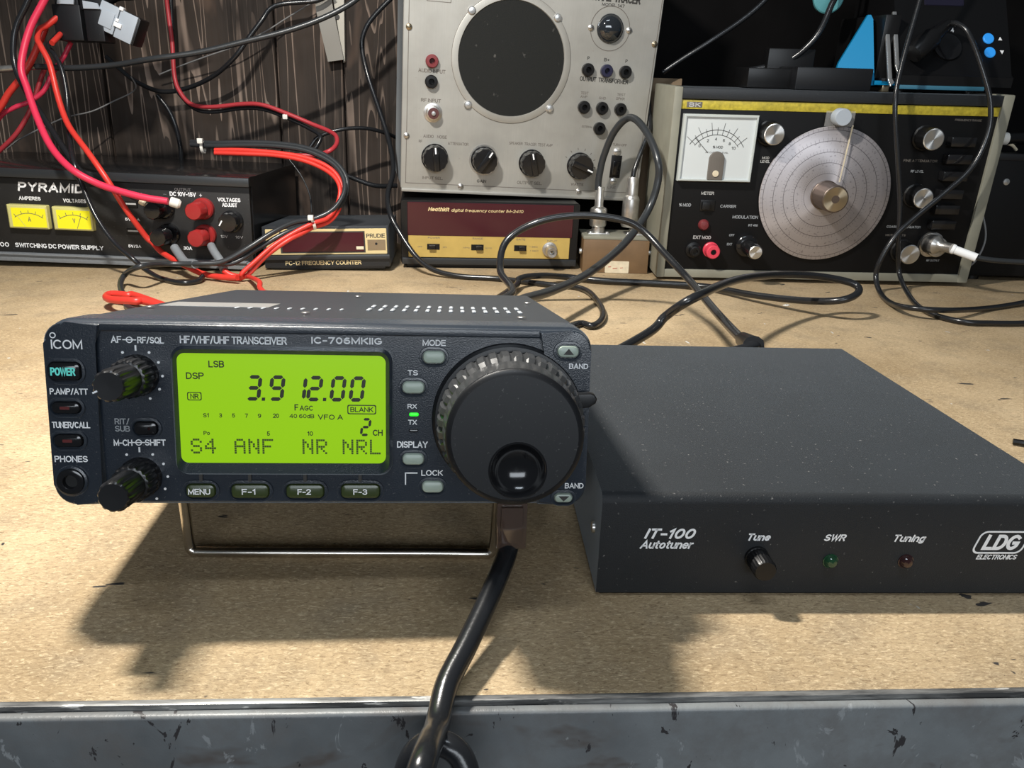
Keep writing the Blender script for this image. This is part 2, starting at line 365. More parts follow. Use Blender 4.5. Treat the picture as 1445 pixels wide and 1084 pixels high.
def thing(name, label, cat, pose=(0, 0, 0, 0, 0, 0), group=None):
    o = bpy.data.objects.new(name, None); C.objects.link(o); o.empty_display_size = .01
    x, y, z, yaw, tilt, roll = pose
    o.matrix_world = Matrix.Translation((x * S, y * S, z * S)) @ Matrix.Rotation(yaw, 4, 'Z') @ Matrix.Rotation(tilt, 4, 'X') @ Matrix.Rotation(roll, 4, 'Y')
    return tag(o, label, cat, group)
def struct(o): o['kind'] = 'structure'; return o

# a plain sans lettering drawn as strokes : glyph = (advance width, strokes), cap height 1
def _A(cx, cy, rx, ry, a0, a1, n=9):
    return [(cx + rx * math.cos(math.radians(a0 + (a1 - a0) * i / n)), cy + ry * math.sin(math.radians(a0 + (a1 - a0) * i / n))) for i in range(n + 1)]
def _glyphs():
    A = _A; G = {}
    def g(ch, w_, *st): G[ch] = (w_, st)
    g('A', .70, [(0, 0), (.35, 1), (.70, 0)], [(.12, .32), (.58, .32)])
    g('B', .60, [(0, .53), (.34, .53)], [(0, 0), (0, 1), (.33, 1)] + A(.33, .765, .23, .235, 90, -90) + A(.35, .265, .25, .265, 90, -90) + [(0, 0)])
    g('C', .66, A(.36, .5, .36, .5, 48, 312, 14)); g('D', .64, [(0, 0), (0, 1), (.27, 1)] + A(.27, .5, .37, .5, 90, -90, 12) + [(0, 0)])
    g('E', .54, [(.54, 0), (0, 0), (0, 1), (.54, 1)], [(0, .52), (.48, .52)]); g('F', .52, [(0, 0), (0, 1), (.52, 1)], [(0, .52), (.45, .52)])
    g('G', .70, A(.36, .5, .36, .5, 48, 330, 14) + [(.68, .45), (.40, .45)]); g('H', .62, [(0, 0), (0, 1)], [(.62, 0), (.62, 1)], [(0, .52), (.62, .52)])
    g('I', .0, [(0, 0), (0, 1)]); g('J', .46, [(.46, 1), (.46, .24)] + A(.23, .24, .23, .24, 0, -180)); g('K', .62, [(0, 0), (0, 1)], [(.60, 1), (0, .40)], [(.20, .58), (.62, 0)])
    g('L', .50, [(0, 1), (0, 0), (.50, 0)]); g('M', .76, [(0, 0), (0, 1), (.38, .12), (.76, 1), (.76, 0)]); g('N', .62, [(0, 0), (0, 1), (.62, 0), (.62, 1)])
    g('O', .74, A(.37, .5, .37, .5, 90, 450, 20)); g('P', .58, [(0, 0), (0, 1), (.33, 1)] + A(.33, .74, .25, .26, 90, -90) + [(0, .48)])
    g('Q', .74, A(.37, .5, .37, .5, 90, 450, 20), [(.46, .24), (.72, -.04)]); g('R', .62, [(0, 0), (0, 1), (.34, 1)] + A(.34, .75, .25, .25, 90, -90) + [(0, .5)], [(.34, .5), (.62, 0)])
    g('S', .60, A(.30, .745, .28, .255, 28, 270) + A(.30, .255, .30, .245, 82, -155)); g('T', .60, [(0, 1), (.60, 1)], [(.30, 1), (.30, 0)])
    g('U', .62, [(0, 1), (0, .30)] + A(.31, .30, .31, .30, 180, 360) + [(.62, 1)]); g('V', .66, [(0, 1), (.33, 0), (.66, 1)]); g('W', .96, [(0, 1), (.24, 0), (.48, .95), (.72, 0), (.96, 1)])
    g('X', .64, [(0, 1), (.64, 0)], [(0, 0), (.64, 1)]); g('Y', .66, [(0, 1), (.33, .46), (.66, 1)], [(.33, .46), (.33, 0)]); g('Z', .60, [(0, 1), (.60, 1), (0, 0), (.60, 0)])
    g('0', .56, A(.28, .5, .28, .5, 90, 450, 18)); g('1', .24, [(0, .78), (.20, 1), (.20, 0)]); g('2', .56, A(.28, .72, .27, .28, 165, -32) + [(0, 0), (.56, 0)])
    g('3', .56, A(.27, .755, .24, .245, 150, -85) + [(.2, .51)], [(.2, .51)] + A(.27, .26, .28, .26, 88, -155)); g('4', .60, [(.46, 0), (.46, 1), (0, .28), (.60, .28)])
    g('5', .56, [(.50, 1), (.09, 1), (.04, .50)] + A(.27, .32, .28, .32, 130, -150)); g('6', .56, A(.28, .30, .28, .30, 90, 450, 14), [(.48, .95)] + A(.36, .42, .36, .58, 95, 180, 7)[1:])
    g('7', .54, [(0, 1), (.54, 1), (.18, 0)]); g('8', .56, A(.28, .755, .23, .245, 90, 450, 14), A(.28, .26, .28, .26, 90, 450, 14)); g('9', .56, A(.28, .70, .28, .30, 90, 450, 14), [(.08, .05)] + A(.20, .58, .36, .58, -85, 0, 7)[1:])
    X = .70
    g('a', .48, A(.24, .35, .24, .35, 90, 450, 14), [(.48, X), (.48, 0)]); g('c', .46, A(.25, .35, .25, .35, 48, 312, 10)); g('d', .48, A(.24, .35, .24, .35, 90, 450, 14), [(.48, 1), (.48, 0)])
    g('e', .50, [(.02, .36), (.50, .36)] + A(.25, .35, .25, .35, 2, 310, 12)); g('f', .30, [(.12, 0), (.12, .80)] + A(.30, .80, .18, .20, 180, 95, 5), [(0, X), (.30, X)])
    g('g', .48, A(.24, .35, .24, .35, 90, 450, 14), [(.48, X), (.48, -.05)] + A(.24, -.05, .24, .23, 0, -150, 7)); g('h', .46, [(0, 0), (0, 1)], [(0, .40)] + A(.23, .44, .23, .26, 170, 0, 7) + [(.46, 0)])
    g('i', .0, [(0, 0), (0, X)], [(0, .90), (0, 1)]); g('k', .46, [(0, 0), (0, 1)], [(.42, X), (0, .28)], [(.15, .42), (.46, 0)]); g('l', .0, [(0, 0), (0, 1)])
    g('m', .76, [(0, 0), (0, X)], [(0, .42)] + A(.19, .48, .19, .22, 170, 0, 6) + [(.38, 0)], [(.38, .42)] + A(.57, .48, .19, .22, 170, 0, 6) + [(.76, 0)])
    g('n', .46, [(0, 0), (0, X)], [(0, .40)] + A(.23, .44, .23, .26, 170, 0, 7) + [(.46, 0)]); g('o', .50, A(.25, .35, .25, .35, 90, 450, 14)); g('p', .48, [(0, X), (0, -.28)], A(.24, .35, .24, .35, 90, 450, 14))
    g('q', .48, [(.48, X), (.48, -.28)], A(.24, .35, .24, .35, 90, 450, 14)); g('r', .28, [(0, 0), (0, X)], [(0, .40)] + A(.24, .44, .24, .25, 170, 85, 5)); g('s', .42, A(.21, .52, .19, .18, 30, 270, 7) + A(.21, .17, .21, .17, 85, -155, 7))
    g('t', .30, [(.12, .95), (.12, .16)] + A(.27, .16, .15, .16, 180, 275, 5), [(0, X), (.30, X)]); g('u', .46, [(0, X), (0, .26)] + A(.23, .26, .23, .26, 180, 360, 7), [(.46, X), (.46, 0)])
    g('v', .46, [(0, X), (.23, 0), (.46, X)]); g('y', .46, [(0, X), (.23, 0)], [(.46, X), (.16, -.26), (.02, -.28)]); g('z', .42, [(0, X), (.42, X), (0, 0), (.42, 0)]); g('b', .48, [(0, 1), (0, 0)], A(.24, .35, .24, .35, 90, 450, 14))
    g('-', .34, [(0, .42), (.34, .42)]); g('+', .46, [(0, .45), (.46, .45)], [(.23, .2), (.23, .7)]); g('.', .0, [(0, 0), (0, .06)]); g('/', .36, [(0, -.05), (.36, 1.03)])
    g('%', .80, A(.15, .76, .15, .22, 90, 450, 10), A(.65, .24, .15, .22, 90, 450, 10), [(.14, 0), (.66, 1)])
    return G
GLYPH = _glyphs()
def text(s, u0, v0, u1, v1, m, parent, d=0.0, it=0.0, bold=0.0, xf=None, th=.05, name='lettering'):
    strokes = []; y = 0; gap = .205 + bold * 2.0
    for line in s.split('\n'):
        x = 0
        for ch in line:
            if ch == ' ': x += .30; continue
            w_, st = GLYPH[ch]
            for q in st: strokes.append([(x + a + it * (b + y), b + y) for a, b in q])
            x += w_ + gap
        y -= 1.45
    xs = [p[0] for q in strokes for p in q]; ys = [p[1] for q in strokes for p in q]
    ax, bx, ay, by = min(xs), max(xs), min(ys), max(ys)
    nl = s.count('\n') + 1; t = (v1 - v0) / (1 if nl == 1 else 2.45) * (.15 + min(1.9 * bold, .06)) / max(by - ay if nl == 1 else 1, 1)
    iu0, iu1, iv0, iv1 = u0 + t / 2, u1 - t / 2, v0 + t / 2, v1 - t / 2
    bm = bmesh.new()
    for q in strokes:
        P = [Vector((iu0 + (a - ax) / max(bx - ax, 1e-6) * (iu1 - iu0), iv0 + (b - ay) / max(by - ay, 1e-6) * (iv1 - iv0))) for a, b in q]
        P = [p for i, p in enumerate(P) if i == 0 or (p - P[i - 1]).length > 1e-5]
        if len(P) < 2: continue
        closed = (P[0] - P[-1]).length < 1e-3 and len(P) > 3
        n = len(P); L_, R_ = [], []
        for i in range(n):
            a = P[i - 1] if i else (P[-2] if closed else None); c = P[i + 1] if i < n - 1 else (P[1] if closed else None)
            d0 = (P[i] - a).normalized() if a is not None else None; d1 = (c - P[i]).normalized() if c is not None else None
            if d0 is None: d0 = d1
            if d1 is None: d1 = d0
            tn = d0 + d1; tn = tn.normalized() if tn.length > 1e-4 else d0
            nr = Vector((-tn.y, tn.x)); k = max(.42, abs(nr.dot(Vector((-d0.y, d0.x)))))
            e = Vector((0, 0))
            if not closed and i == 0: e = -d1 * t * .48
            if not closed and i == n - 1: e = d0 * t * .48
            L_.append(P[i] + e + nr * (t / 2 / k)); R_.append(P[i] + e - nr * (t / 2 / k))
        def mk(p):
            v = Vector((p.x, d - th, p.y)); v = xf @ v if xf is not None else v
            return bm.verts.new(v * S)
        LV, RV = [mk(p) for p in L_], [mk(p) for p in R_]
        for i in range(n - 1): bm.faces.new((LV[i], LV[i + 1], RV[i + 1], RV[i]))
    me = bpy.data.meshes.new(name); bm.to_mesh(me); bm.free(); me.materials.append(M[m])
    o = bpy.data.objects.new(name, me); C.objects.link(o); o.parent = parent
    return o
# centre lines of cables, millimetres, bench frame
CAB={
 'mic':[(15.6,226.0,22.0),(14.6,222.5,18.6),(12.6,216.5,16.4),(7.2,202.0,12.6),(1.2,187.0,8.9),(-4.2,174.5,5.6),(-6.4,162.0,3.2),(-7.7,151.0,8.2),(-8.7,142.0,11.7),(-9.8,137.0,10.1),(-9.5,136.0,2.8),(-6.4,140.0,-9.0),(-0.9,147.0,-12.7),(1.7,152.0,-6.6),(0.2,155.0,-1.3),(-3.1,156.5,1.6),(-7.5,157.5,1.7),(-11.4,157.0,-0.3),(-14.0,156.0,-5.7),(-15.0,154.0,-13.4),(-13.9,152.0,-33.1),(-13.4,150.0,-78.8)],
 'thick':[(25.0,445.0,34.0),(27.0,475.0,40.0),(38.9,535.0,32.9),(68.2,595.0,27.8),(106.7,665.0,28.7),(150.4,735.0,44.3),(177.7,766.0,71.6),(186.7,770.0,100.0),(185.1,772.0,122.0),(176.9,795.0,147.1),(164.8,818.0,160.1),(152.7,834.0,147.2),(144.5,845.0,121.1),(141.2,848.0,97.5),(141.2,848.0,85.6)],
 'right':[(178.4,848.0,92.0),(178.6,848.5,104.0),(183.0,852.0,118.0),(189.5,859.0,134.0),(194.5,864.0,144.0),(196.9,870.0,153.0),(197.1,880.0,168.0),(197.3,890.0,190.0),(199.0,897.0,217.0),(201.5,902.0,250.0),(203.0,906.0,310.0)],
 'loop':[(-6.0,440.0,30.0),(-4.0,480.0,36.0),(34.3,570.0,30.3),(27.5,620.0,38.1),(33.3,645.0,58.5),(59.4,645.0,74.8),(94.6,645.0,80.9),(129.5,640.0,78.2),(146.9,635.0,69.4),(161.2,615.0,54.3),(173.5,580.0,39.5),(172.8,512.0,32.4),(167.8,446.0,31.8),(163.9,414.0,35.6),(96.0,408.0,22.0)],
 'left':[(-67.9,950.0,294.4),(-103.7,950.0,261.3),(-116.8,950.0,242.8),(-119.7,950.0,224.4),(-112.9,945.0,194.7),(-100.2,930.0,160.8),(-87.9,910.0,127.3),(-81.1,880.0,98.6),(-84.3,845.0,75.1),(-79.6,822.0,57.1),(-68.8,812.0,39.0),(-52.0,798.0,18.1),(-33.3,784.3,7.0),(-5.7,772.6,3.2),(29.9,765.0,3.2),(60.9,750.0,3.2),(87.4,735.1,3.2),(105.5,729.9,3.2),(115.6,704.9,3.2),(116.8,647.2,3.2),(111.2,606.5,3.2),(99.1,580.6,3.2),(86.1,584.3,3.2),(38.0,500.0,8.0),(20.0,470.0,16.0),(10.0,445.0,24.0)],
 'flat':[(-20.0,442.0,20.0),(-25.0,490.0,12.0),(42.1,701.4,6.0),(51.8,732.5,10.0),(74.6,749.0,10.0),(102.0,770.1,5.0),(136.7,760.1,4.0),(192.4,750.9,4.0),(237.3,732.7,5.0),(264.5,690.2,7.0),(292.7,646.5,12.0),(315.1,621.6,18.0),(332.3,626.2,24.0),(330.8,635.5,30.0),(298.8,633.1,36.0),(252.5,603.7,42.0),(198.0,548.0,48.0),(145.6,475.5,50.0),(131.3,486.4,35.0),(118.1,476.3,26.0),(63.0,412.0,19.0)],
 'P':[(427.5,775.0,385.3),(421.0,770.0,294.3),(417.9,770.0,270.7),(405.0,758.0,209.7),(402.7,752.0,177.0),(413.9,750.0,129.2),(425.7,752.0,85.8),(431.8,752.0,44.1),(439.7,752.0,15.6),(424.1,696.2,3.0),(411.0,644.2,3.0),(421.6,614.5,3.0),(445.7,611.1,3.0),(475.2,612.9,3.0),(519.7,625.4,3.0)],
 'Q':[(461.0,790.0,254.6),(465.0,780.0,253.0),(472.3,770.0,242.4),(487.7,760.0,208.2),(498.1,755.0,180.0),(499.7,753.0,153.0),(489.8,752.0,122.5),(465.5,750.0,97.1),(440.3,748.0,74.2),(422.1,745.0,55.5),(411.6,745.0,30.7),(410.9,745.0,15.0),(408.4,727.5,3.5),(395.9,685.1,3.0),(386.6,641.0,8.5),(416.2,630.3,9.0),(479.8,668.0,3.0),(534.0,695.3,3.0),(606.8,739.3,3.0)],
 'coaxR':[(502.5,735.0,39.2),(518.5,732.0,37.2),(548.8,728.0,36.4),(584.3,722.0,36.8)],
 'thinR':[(548.8,808.0,77.0),(552.9,800.0,54.2),(550.1,796.0,38.2),(541.3,792.0,24.3),(535.1,795.0,18.3)],
 'pink':[(-398.0,845.0,266.1),(-409.5,842.0,246.9),(-421.3,838.0,226.8),(-428.3,832.0,206.0),(-431.0,826.0,186.5),(-425.4,820.0,169.8),(-413.3,806.0,143.6),(-394.4,786.0,117.4),(-370.5,768.0,99.0),(-348.8,766.0,86.8),(-326.3,764.0,79.7),(-303.7,763.0,74.5),(-283.5,764.0,71.6)],
 'pinkblk':[(-419.9,856.0,267.0),(-430.1,854.0,247.7),(-441.7,852.0,228.2),(-447.0,850.0,210.6),(-446.9,846.0,191.0),(-437.9,838.0,171.4),(-424.2,830.0,152.0),(-407.9,818.0,132.7),(-388.7,800.0,113.9),(-369.8,786.0,94.7),(-350.7,784.0,82.8),(-330.8,782.0,76.8),(-314.7,778.0,70.2)],
 'redl':[(-409.3,872.0,239.9),(-418.3,862.0,229.4),(-421.8,854.0,224.7),(-421.3,846.0,215.6),(-416.1,840.0,208.3),(-407.5,834.0,192.8),(-401.0,826.0,166.9),(-392.7,816.0,146.2),(-381.8,804.0,132.3),(-359.7,784.0,112.6),(-342.1,774.0,90.3),(-328.3,776.0,61.3),(-316.4,785.0,34.5),(-310.9,785.0,29.1),(-305.6,782.0,24.1),(-297.7,776.0,19.6),(-277.3,762.0,12.7),(-253.3,748.0,6.1),(-232.4,738.0,5.0),(-214.9,730.0,6.2)],
 'redlblk':[(-405.9,880.0,233.1),(-418.8,870.0,216.6),(-420.0,862.0,210.6),(-412.7,856.0,203.2),(-404.9,850.0,190.7),(-400.3,844.0,170.8),(-397.0,834.0,147.5),(-387.8,810.0,124.8),(-373.2,781.0,104.7),(-366.2,776.0,83.0),(-354.1,768.0,55.6),(-336.5,758.0,33.2),(-315.9,748.0,18.4),(-306.3,750.5,8.0),(-287.0,735.9,3.0),(-263.0,719.1,2.8),(-251.4,726.7,2.8),(-250.1,739.6,5.0)],
 'hairtop':[(-95.0,442.0,14.0),(-105.0,462.0,12.0),(-256.0,619.0,10.0),(-275.5,632.8,9.5),(-290.7,639.3,9.0),(-290.6,628.6,9.0),(-280.1,614.6,10.0),(-257.5,602.4,12.0),(-235.1,593.8,11.0),(-85.0,455.0,12.0)],
 'blk1':[(-100.0,444.0,18.0),(-256.3,604.7,3.0),(-280.0,641.7,2.7),(-304.7,688.1,4.5),(-311.2,714.7,10.0),(-287.8,694.0,22.0),(-278.7,730.0,17.7),(-247.9,735.0,18.0),(-229.1,738.0,19.9),(-207.0,745.0,31.9),(-185.8,757.0,45.4),(-167.9,770.0,53.6),(-152.3,778.0,55.7),(-133.7,785.0,64.2),(-123.6,795.0,78.0),(-123.2,805.0,91.0),(-131.9,815.0,103.9),(-146.9,822.0,112.8),(-168.9,828.0,119.6),(-198.0,832.0,122.1),(-230.7,835.0,121.8),(-260.1,838.0,120.2),(-285.3,850.0,120.5)],
 'blk2':[(-239.8,740.0,17.3),(-220.6,742.0,18.0),(-201.1,752.0,29.6),(-178.3,762.0,42.8),(-161.7,772.0,49.4),(-152.8,780.0,52.0),(-135.9,788.0,59.0),(-124.1,797.0,72.2),(-120.5,806.0,89.6),(-128.4,815.0,104.0),(-145.6,824.0,115.5),(-169.4,831.0,122.2),(-198.8,836.0,124.7),(-231.6,839.0,124.4),(-259.7,842.0,122.9),(-286.7,855.0,123.1)],
 'red1':[(-217.2,742.0,2.4),(-207.6,745.0,7.5),(-192.9,752.0,23.0),(-173.5,760.0,37.1),(-161.3,768.0,43.1),(-150.9,776.0,48.4),(-136.9,784.0,53.2),(-128.1,793.0,64.2),(-124.5,802.0,81.5),(-130.9,811.0,95.9),(-145.1,818.0,106.1),(-168.5,824.0,112.8),(-197.5,828.0,116.0),(-230.3,832.0,117.1),(-257.4,835.0,116.2)],
 'red2':[(-70.0,446.0,18.0),(-100.0,505.0,22.0),(-164.2,625.4,16.0),(-177.4,664.7,16.0),(-206.5,740.0,5.1),(-213.7,738.0,7.4),(-201.4,745.0,19.2),(-186.6,754.0,32.3),(-169.3,764.0,43.4),(-150.1,773.0,52.9),(-137.6,781.0,57.0),(-129.5,790.0,68.0),(-126.8,799.0,83.1),(-133.3,808.0,94.6),(-148.4,816.0,103.4),(-170.4,822.0,110.1),(-198.2,827.0,113.3),(-230.1,830.0,113.7),(-257.4,834.0,113.5)],
 'ur':[(-332.8,960.0,286.0),(-332.9,960.0,257.8),(-330.2,955.0,225.0),(-329.8,950.0,191.7),(-324.5,945.0,174.6),(-311.0,940.0,160.6),(-286.3,935.0,158.3),(-253.3,930.0,162.2),(-228.8,925.0,162.1),(-201.8,920.0,154.0),(-173.4,915.0,143.6),(-154.8,905.0,137.5),(-143.4,890.0,132.2),(-140.6,875.0,124.5),(-146.2,862.0,117.6),(-162.5,868.0,112.5),(-188.2,866.0,111.9),(-224.7,864.0,113.2),(-257.5,864.0,115.9)],
 'urb':[(-329.5,966.0,287.0),(-331.8,962.0,225.6),(-330.8,952.0,182.1),(-322.4,948.0,167.2),(-308.1,944.0,155.5),(-288.3,940.0,153.0),(-255.1,935.0,157.8),(-230.3,930.0,157.7),(-203.2,925.0,149.5),(-177.7,920.0,138.9),(-163.8,910.0,131.2),(-166.5,905.0,121.5),(-172.2,900.0,114.0)],
 'coaxL':[(-497.2,872.0,185.6),(-476.0,872.0,187.7),(-440.6,872.0,191.5),(-405.6,872.0,191.3),(-362.9,872.0,195.4),(-320.5,865.0,202.3),(-275.6,870.0,210.2),(-233.4,875.0,221.4),(-190.8,880.0,233.3),(-154.9,885.0,246.5),(-126.1,890.0,261.4),(-104.3,895.0,278.1)],
 'bk12':[(-155.0,985.0,285.6),(-173.7,980.0,276.2),(-207.8,975.0,271.4),(-222.9,970.0,265.2),(-232.0,965.0,252.7),(-246.7,962.0,234.4),(-265.3,960.0,211.5),(-293.2,968.0,191.5),(-328.3,978.0,177.9),(-358.4,980.0,173.9),(-385.3,982.0,183.9),(-402.9,986.0,196.6),(-419.6,992.0,210.1)],
 'bkdrop':[(-365.8,990.0,170.1),(-354.6,990.0,153.9),(-348.4,990.0,135.7),(-346.4,992.0,113.9),(-347.6,995.0,97.2)],
 'thinA':[(-168.0,990.0,282.1),(-205.4,990.0,260.8),(-237.8,985.0,240.5),(-269.8,980.0,224.8),(-302.9,980.0,213.1),(-333.7,985.0,202.6),(-360.7,990.0,192.8)],
 'thinB':[(-381.5,960.0,188.3),(-377.3,960.0,178.0),(-387.7,970.0,171.1),(-404.6,960.0,161.2),(-425.4,950.0,149.8),(-446.5,930.0,142.3),(-462.5,910.0,131.6),(-481.3,895.0,118.9),(-492.7,890.0,109.2)],
 'bkcord':[(-179.2,930.0,118.8),(-169.4,932.0,129.8),(-145.5,935.0,138.2),(-118.6,945.0,140.4),(-95.9,960.0,135.3),(-84.8,975.0,129.8)],
 'fcback':[(-177.9,950.0,106.3),(-158.8,955.0,93.7),(-135.0,960.0,82.6),(-110.5,965.0,74.5),(-85.9,975.0,74.4)],
 'fcthin':[(-206.2,940.0,103.6),(-192.5,935.0,86.0),(-182.9,930.0,65.1),(-180.6,925.0,45.4)],
 'ra':[(-497.7,860.0,127.5),(-476.0,860.0,150.8),(-465.2,860.0,164.7),(-451.8,860.0,178.5),(-442.2,865.0,193.7),(-433.5,870.0,211.5),(-427.9,878.0,228.2)],
 'rb':[(-506.1,870.0,113.1),(-483.2,870.0,141.8),(-468.5,872.0,151.2),(-453.3,875.0,157.9),(-438.9,878.0,168.8),(-429.7,882.0,185.7),(-418.6,888.0,202.7),(-411.2,892.0,216.8)],
 'rc':[(-516.0,880.0,90.9),(-494.7,880.0,108.1),(-476.0,880.0,124.3),(-462.4,882.0,142.4),(-453.8,885.0,160.2),(-445.7,890.0,181.4),(-440.2,895.0,195.7)],
 'rs':[(-410.3,850.0,212.5),(-409.0,862.0,219.5),(-411.0,880.0,227.0)],
 'c13':[(381.5,850.0,380.1),(370.2,840.0,294.2),(362.3,835.0,270.9),(354.3,832.0,249.5),(344.7,835.0,234.3),(331.0,842.0,221.6),(308.9,850.0,213.9),(282.8,860.0,208.8)],
 'c14':[(363.0,875.0,366.9),(320.2,880.0,295.1),(307.4,880.0,277.9),(286.9,880.0,260.2),(255.0,880.0,238.5),(231.2,885.0,222.7),(210.5,890.0,208.1)],
 'bncplug':[(474.9,775.0,46.5),(480.9,762.0,45.7),(485.9,748.0,45.2)],
 'bncferrule':[(485.2,748.0,45.2),(503.4,734.0,38.7)],
 'lug1':[(-282.3,766.0,71.5),(-278.2,767.0,70.1),(-273.4,768.0,68.2)],
 'lug2':[(-313.9,776.0,70.4),(-308.9,776.0,67.8),(-304.1,775.0,65.4)],
 'tapeB':[(-285.3,772.0,26.7),(-279.4,765.0,21.8),(-268.2,750.0,16.3),(-253.9,735.0,17.2)],
 'tapeR':[(-249.5,771.0,29.0),(-244.4,762.0,25.0),(-234.9,750.0,17.0),(-231.3,745.0,11.1)],
 'redtail':[(-231.1,744.0,10.0),(-224.9,742.0,6.4),(-215.1,742.0,3.8)],
 'tube':[(578.1,838.0,150.7),(599.1,840.0,151.9),(630.2,845.0,154.2)],
 'conn1':[(143.3,848.0,42.4),(140.4,848.0,85.6)],
 'conn2':[(178.8,848.0,41.7),(178.4,848.0,95.5)],
}
# ------------------------------------------------------------------ setting
b = MB(); b.box(-1500, 1500, 1020, 1040, -850, 900)
xs = [-1200, -1010, -842, -640, -432, -229, -150, -30, 96]
for i in range(len(xs) - 1): b.box(xs[i] + 1.5, xs[i + 1] - 1.5, 1008 + (i % 3) * 1.5, 1021, -850, 900, .8, 1)
struct(b.out('wall_back', 'planks'))
b = MB(); b.box(99, 1500, 1012, 1021, -850, 900); struct(b.out('backing_sheet_1', 'nearblack'))  # flat near-black sheet covering the right part of the wall
b = MB(); b.box(-1500, 1500, -900, 1040, -870, -850); struct(b.out('floor', 'concrete'))

# ------------------------------------------------------------------ workbench
T = thing('workbench', 'wide workbench with worn tan hardboard top and chipped grey steel front edge', 'workbench', (0, 0, -850, 0, 0, 0))
b = MB(); b.box(-1100, 1100, 176.5, 1005, 832, 850, .8, 2); b.out('worktop', 'board', T, 'tan hardboard top with dark nicks and stains')
b = MB(); b.box(-1100, 1100, 171.5, 174.8, 760, 848.5, 1.2, 3); b.out('front_rail', 'rail', T, 'grey steel front with chipped paint')
b = MB(); b.box(-1100, 1100, 174.6, 176.9, 790, 850.0, .5, 2); b.out('edge_lip', 'lip', T, 'worn bare steel lip')
for x in (-1060, 1000):
    for y in (185, 930): b = MB(); b.box(x, x + 60, y, y + 60, 0, 834, 2); b.out('leg', 'rail', T)

# ------------------------------------------------------------------ helpers for panels
def pill(b, u0, u1, v0, v1, d0, h, r=None, e=.6, n=5):
    r = (v1 - v0) / 2 if r is None else r
    b.rr(u0, u1, v0, v1, r, [(e * 1.6, d0 - h), (e * .5, d0 - h + e * .35), (0, d0 - h + e * 1.2), (0, d0)], n); return b
def disc_xf(u, v, d): return Matrix.Translation((u, d, v))

# ------------------------------------------------------------------ transceiver
RAD = (-43.22, 225.84, 64.33, .01545, -.1601, .00695)
R = thing('transceiver', 'compact radio transceiver with lit green display, propped up on a chrome wire stand', 'radio', RAD)
RM = R.matrix_world.copy(); RMi = RM.inverted()
b = MB(); b.rr(-81.5, 81.5, -28.2, 28, 1.5, [(0, 20), (0, 199), (.8, 200)]); body = b.out('body', 'case', R)
# embossed louvres and rivets of the top
b = MB()
for i in range(14):
    for r_ in range(2):
        u, y = 6 + i * 4.6, 70 + r_ * 18
        b.box(u - .8, u + .8, y - 4.2, y + 4.2, 27.9, 28.7, .3, 1)
for i in range(9): b.box(-44.5 + i * 5 - .6, -44.5 + i * 5 + .6, 66, 71, 27.9, 28.5, .25, 1)
b.out('vent_louvre', 'greyprint', body, 'pressed slots, coloured grey for the light on their edges')  # grey colour stands in for light caught by the embossed edges
for u, y in ((74, 125), (64, 42), (-8, 150), (-74, 60), (-14, 45)):
    b = MB(); b.lathe(u, y, [(1.7, 28.7), (1.5, 29), (.01, 29.1)], 14, axis='z'); b.out('screw', 'steel', body)
b = MB(); b.box(-76, -34, 74, 96, 27.9, 28.15); b.out('glare_strip', 'glare_silver', body, 'silver strip with dark smears, standing in for glare')  # strip stands in for glare on the case top
for u in (-66, 66):
    b = MB(); b.lathe(u, 190, [(5, -32.2), (5.5, -31), (5.5, -28)], 20, axis='z'); b.out('foot', 'black', body)
# front panel : shell, raised cheeks and top ridge
b = MB(); b.rr(-83.5, 83.5, -29.2, 29.2, 7.5, [(3.0, 1.5), (1.6, 1.5), (.3, 3.2), (0, 5), (0, 19), (1.2, 21)], 8)
def cheek(sgn, inner):
    o = [(u, v) for u, v in rr_pts(-82.6, 82.6, -28.4, 28.4, 6.5, 8)]
    q = [(sgn * abs(u), v) for u, v in o if u * sgn > 40]
    q.sort(key=lambda p: -p[1]); top = [p for p in q if p[1] > 0]; bot = [p for p in q if p[1] <= 0]
    pts = inner + bot[::-1] + top[::-1] if False else inner + sorted(q, key=lambda p: p[1])
    return pts
b.prism(cheek(-1, [(-65.5, 28.2), (-68.5, 21.5), (-67.5, -28.2)]), -.2, 3, .9)
b.prism(cheek(1, [(65.2, 28.2), (68.6, 21.5), (67.0, -28.2)]), -.2, 3, .9)
b.prism([(-66.5, 25.7), (66.5, 25.7), (66.5, 28.3), (-66.5, 28.3)], -.2, 3, .9)
def surround(u0, u1, v0, v1, d, g=.9):
    r = (v1 - v0) / 2 + g
    b.rr(u0 - g, u1 + g, v0 - g, v1 + g, min(r, 3.2), [(-.5, d + .3), (-.2, d - .45), (.4, d - .5), (.8, d + .3)], 5, False, False)
KEYS = [('power_key', -81.2, -72.0, 10.7, 16.4, 'gloss', -.2), ('key', -81.3, -72.8, .5, 4.3, 'gloss', -.2), ('key', -81.3, -72.8, -9.9, -5.8, 'gloss', -.2),
        ('key', -58.3, -51.2, -6.4, -2.0, 'gloss', 1.5), ('soft_key', -43.6, -34.6, -26.4, -21.9, 'softkey', 1.5), ('soft_key', -29.8, -18.1, -26.6, -21.9, 'softkey', 1.5),
        ('soft_key', -12.9, -1.0, -26.6, -21.9, 'softkey', 1.5), ('soft_key', 4.2, 16.6, -26.6, -21.8, 'softkey', 1.5),
        ('function_key', 29.9, 36.8, 17.2, 21.2, 'key', 1.5), ('function_key', 23.5, 30.5, 7.6, 11.5, 'key', 1.5), ('function_key', 23.6, 30.5, -15.5, -11.7, 'key', 1.5),
        ('function_key', 29.8, 36.7, -24.7, -20.8, 'key', 1.5), ('band_key', 71.8, 78.6, 19.9, 23.7, 'key', -.2), ('band_key', 72.4, 78.4, -27.4, -24.3, 'key', -.2)]
for k in KEYS: surround(*k[1:5], k[6])
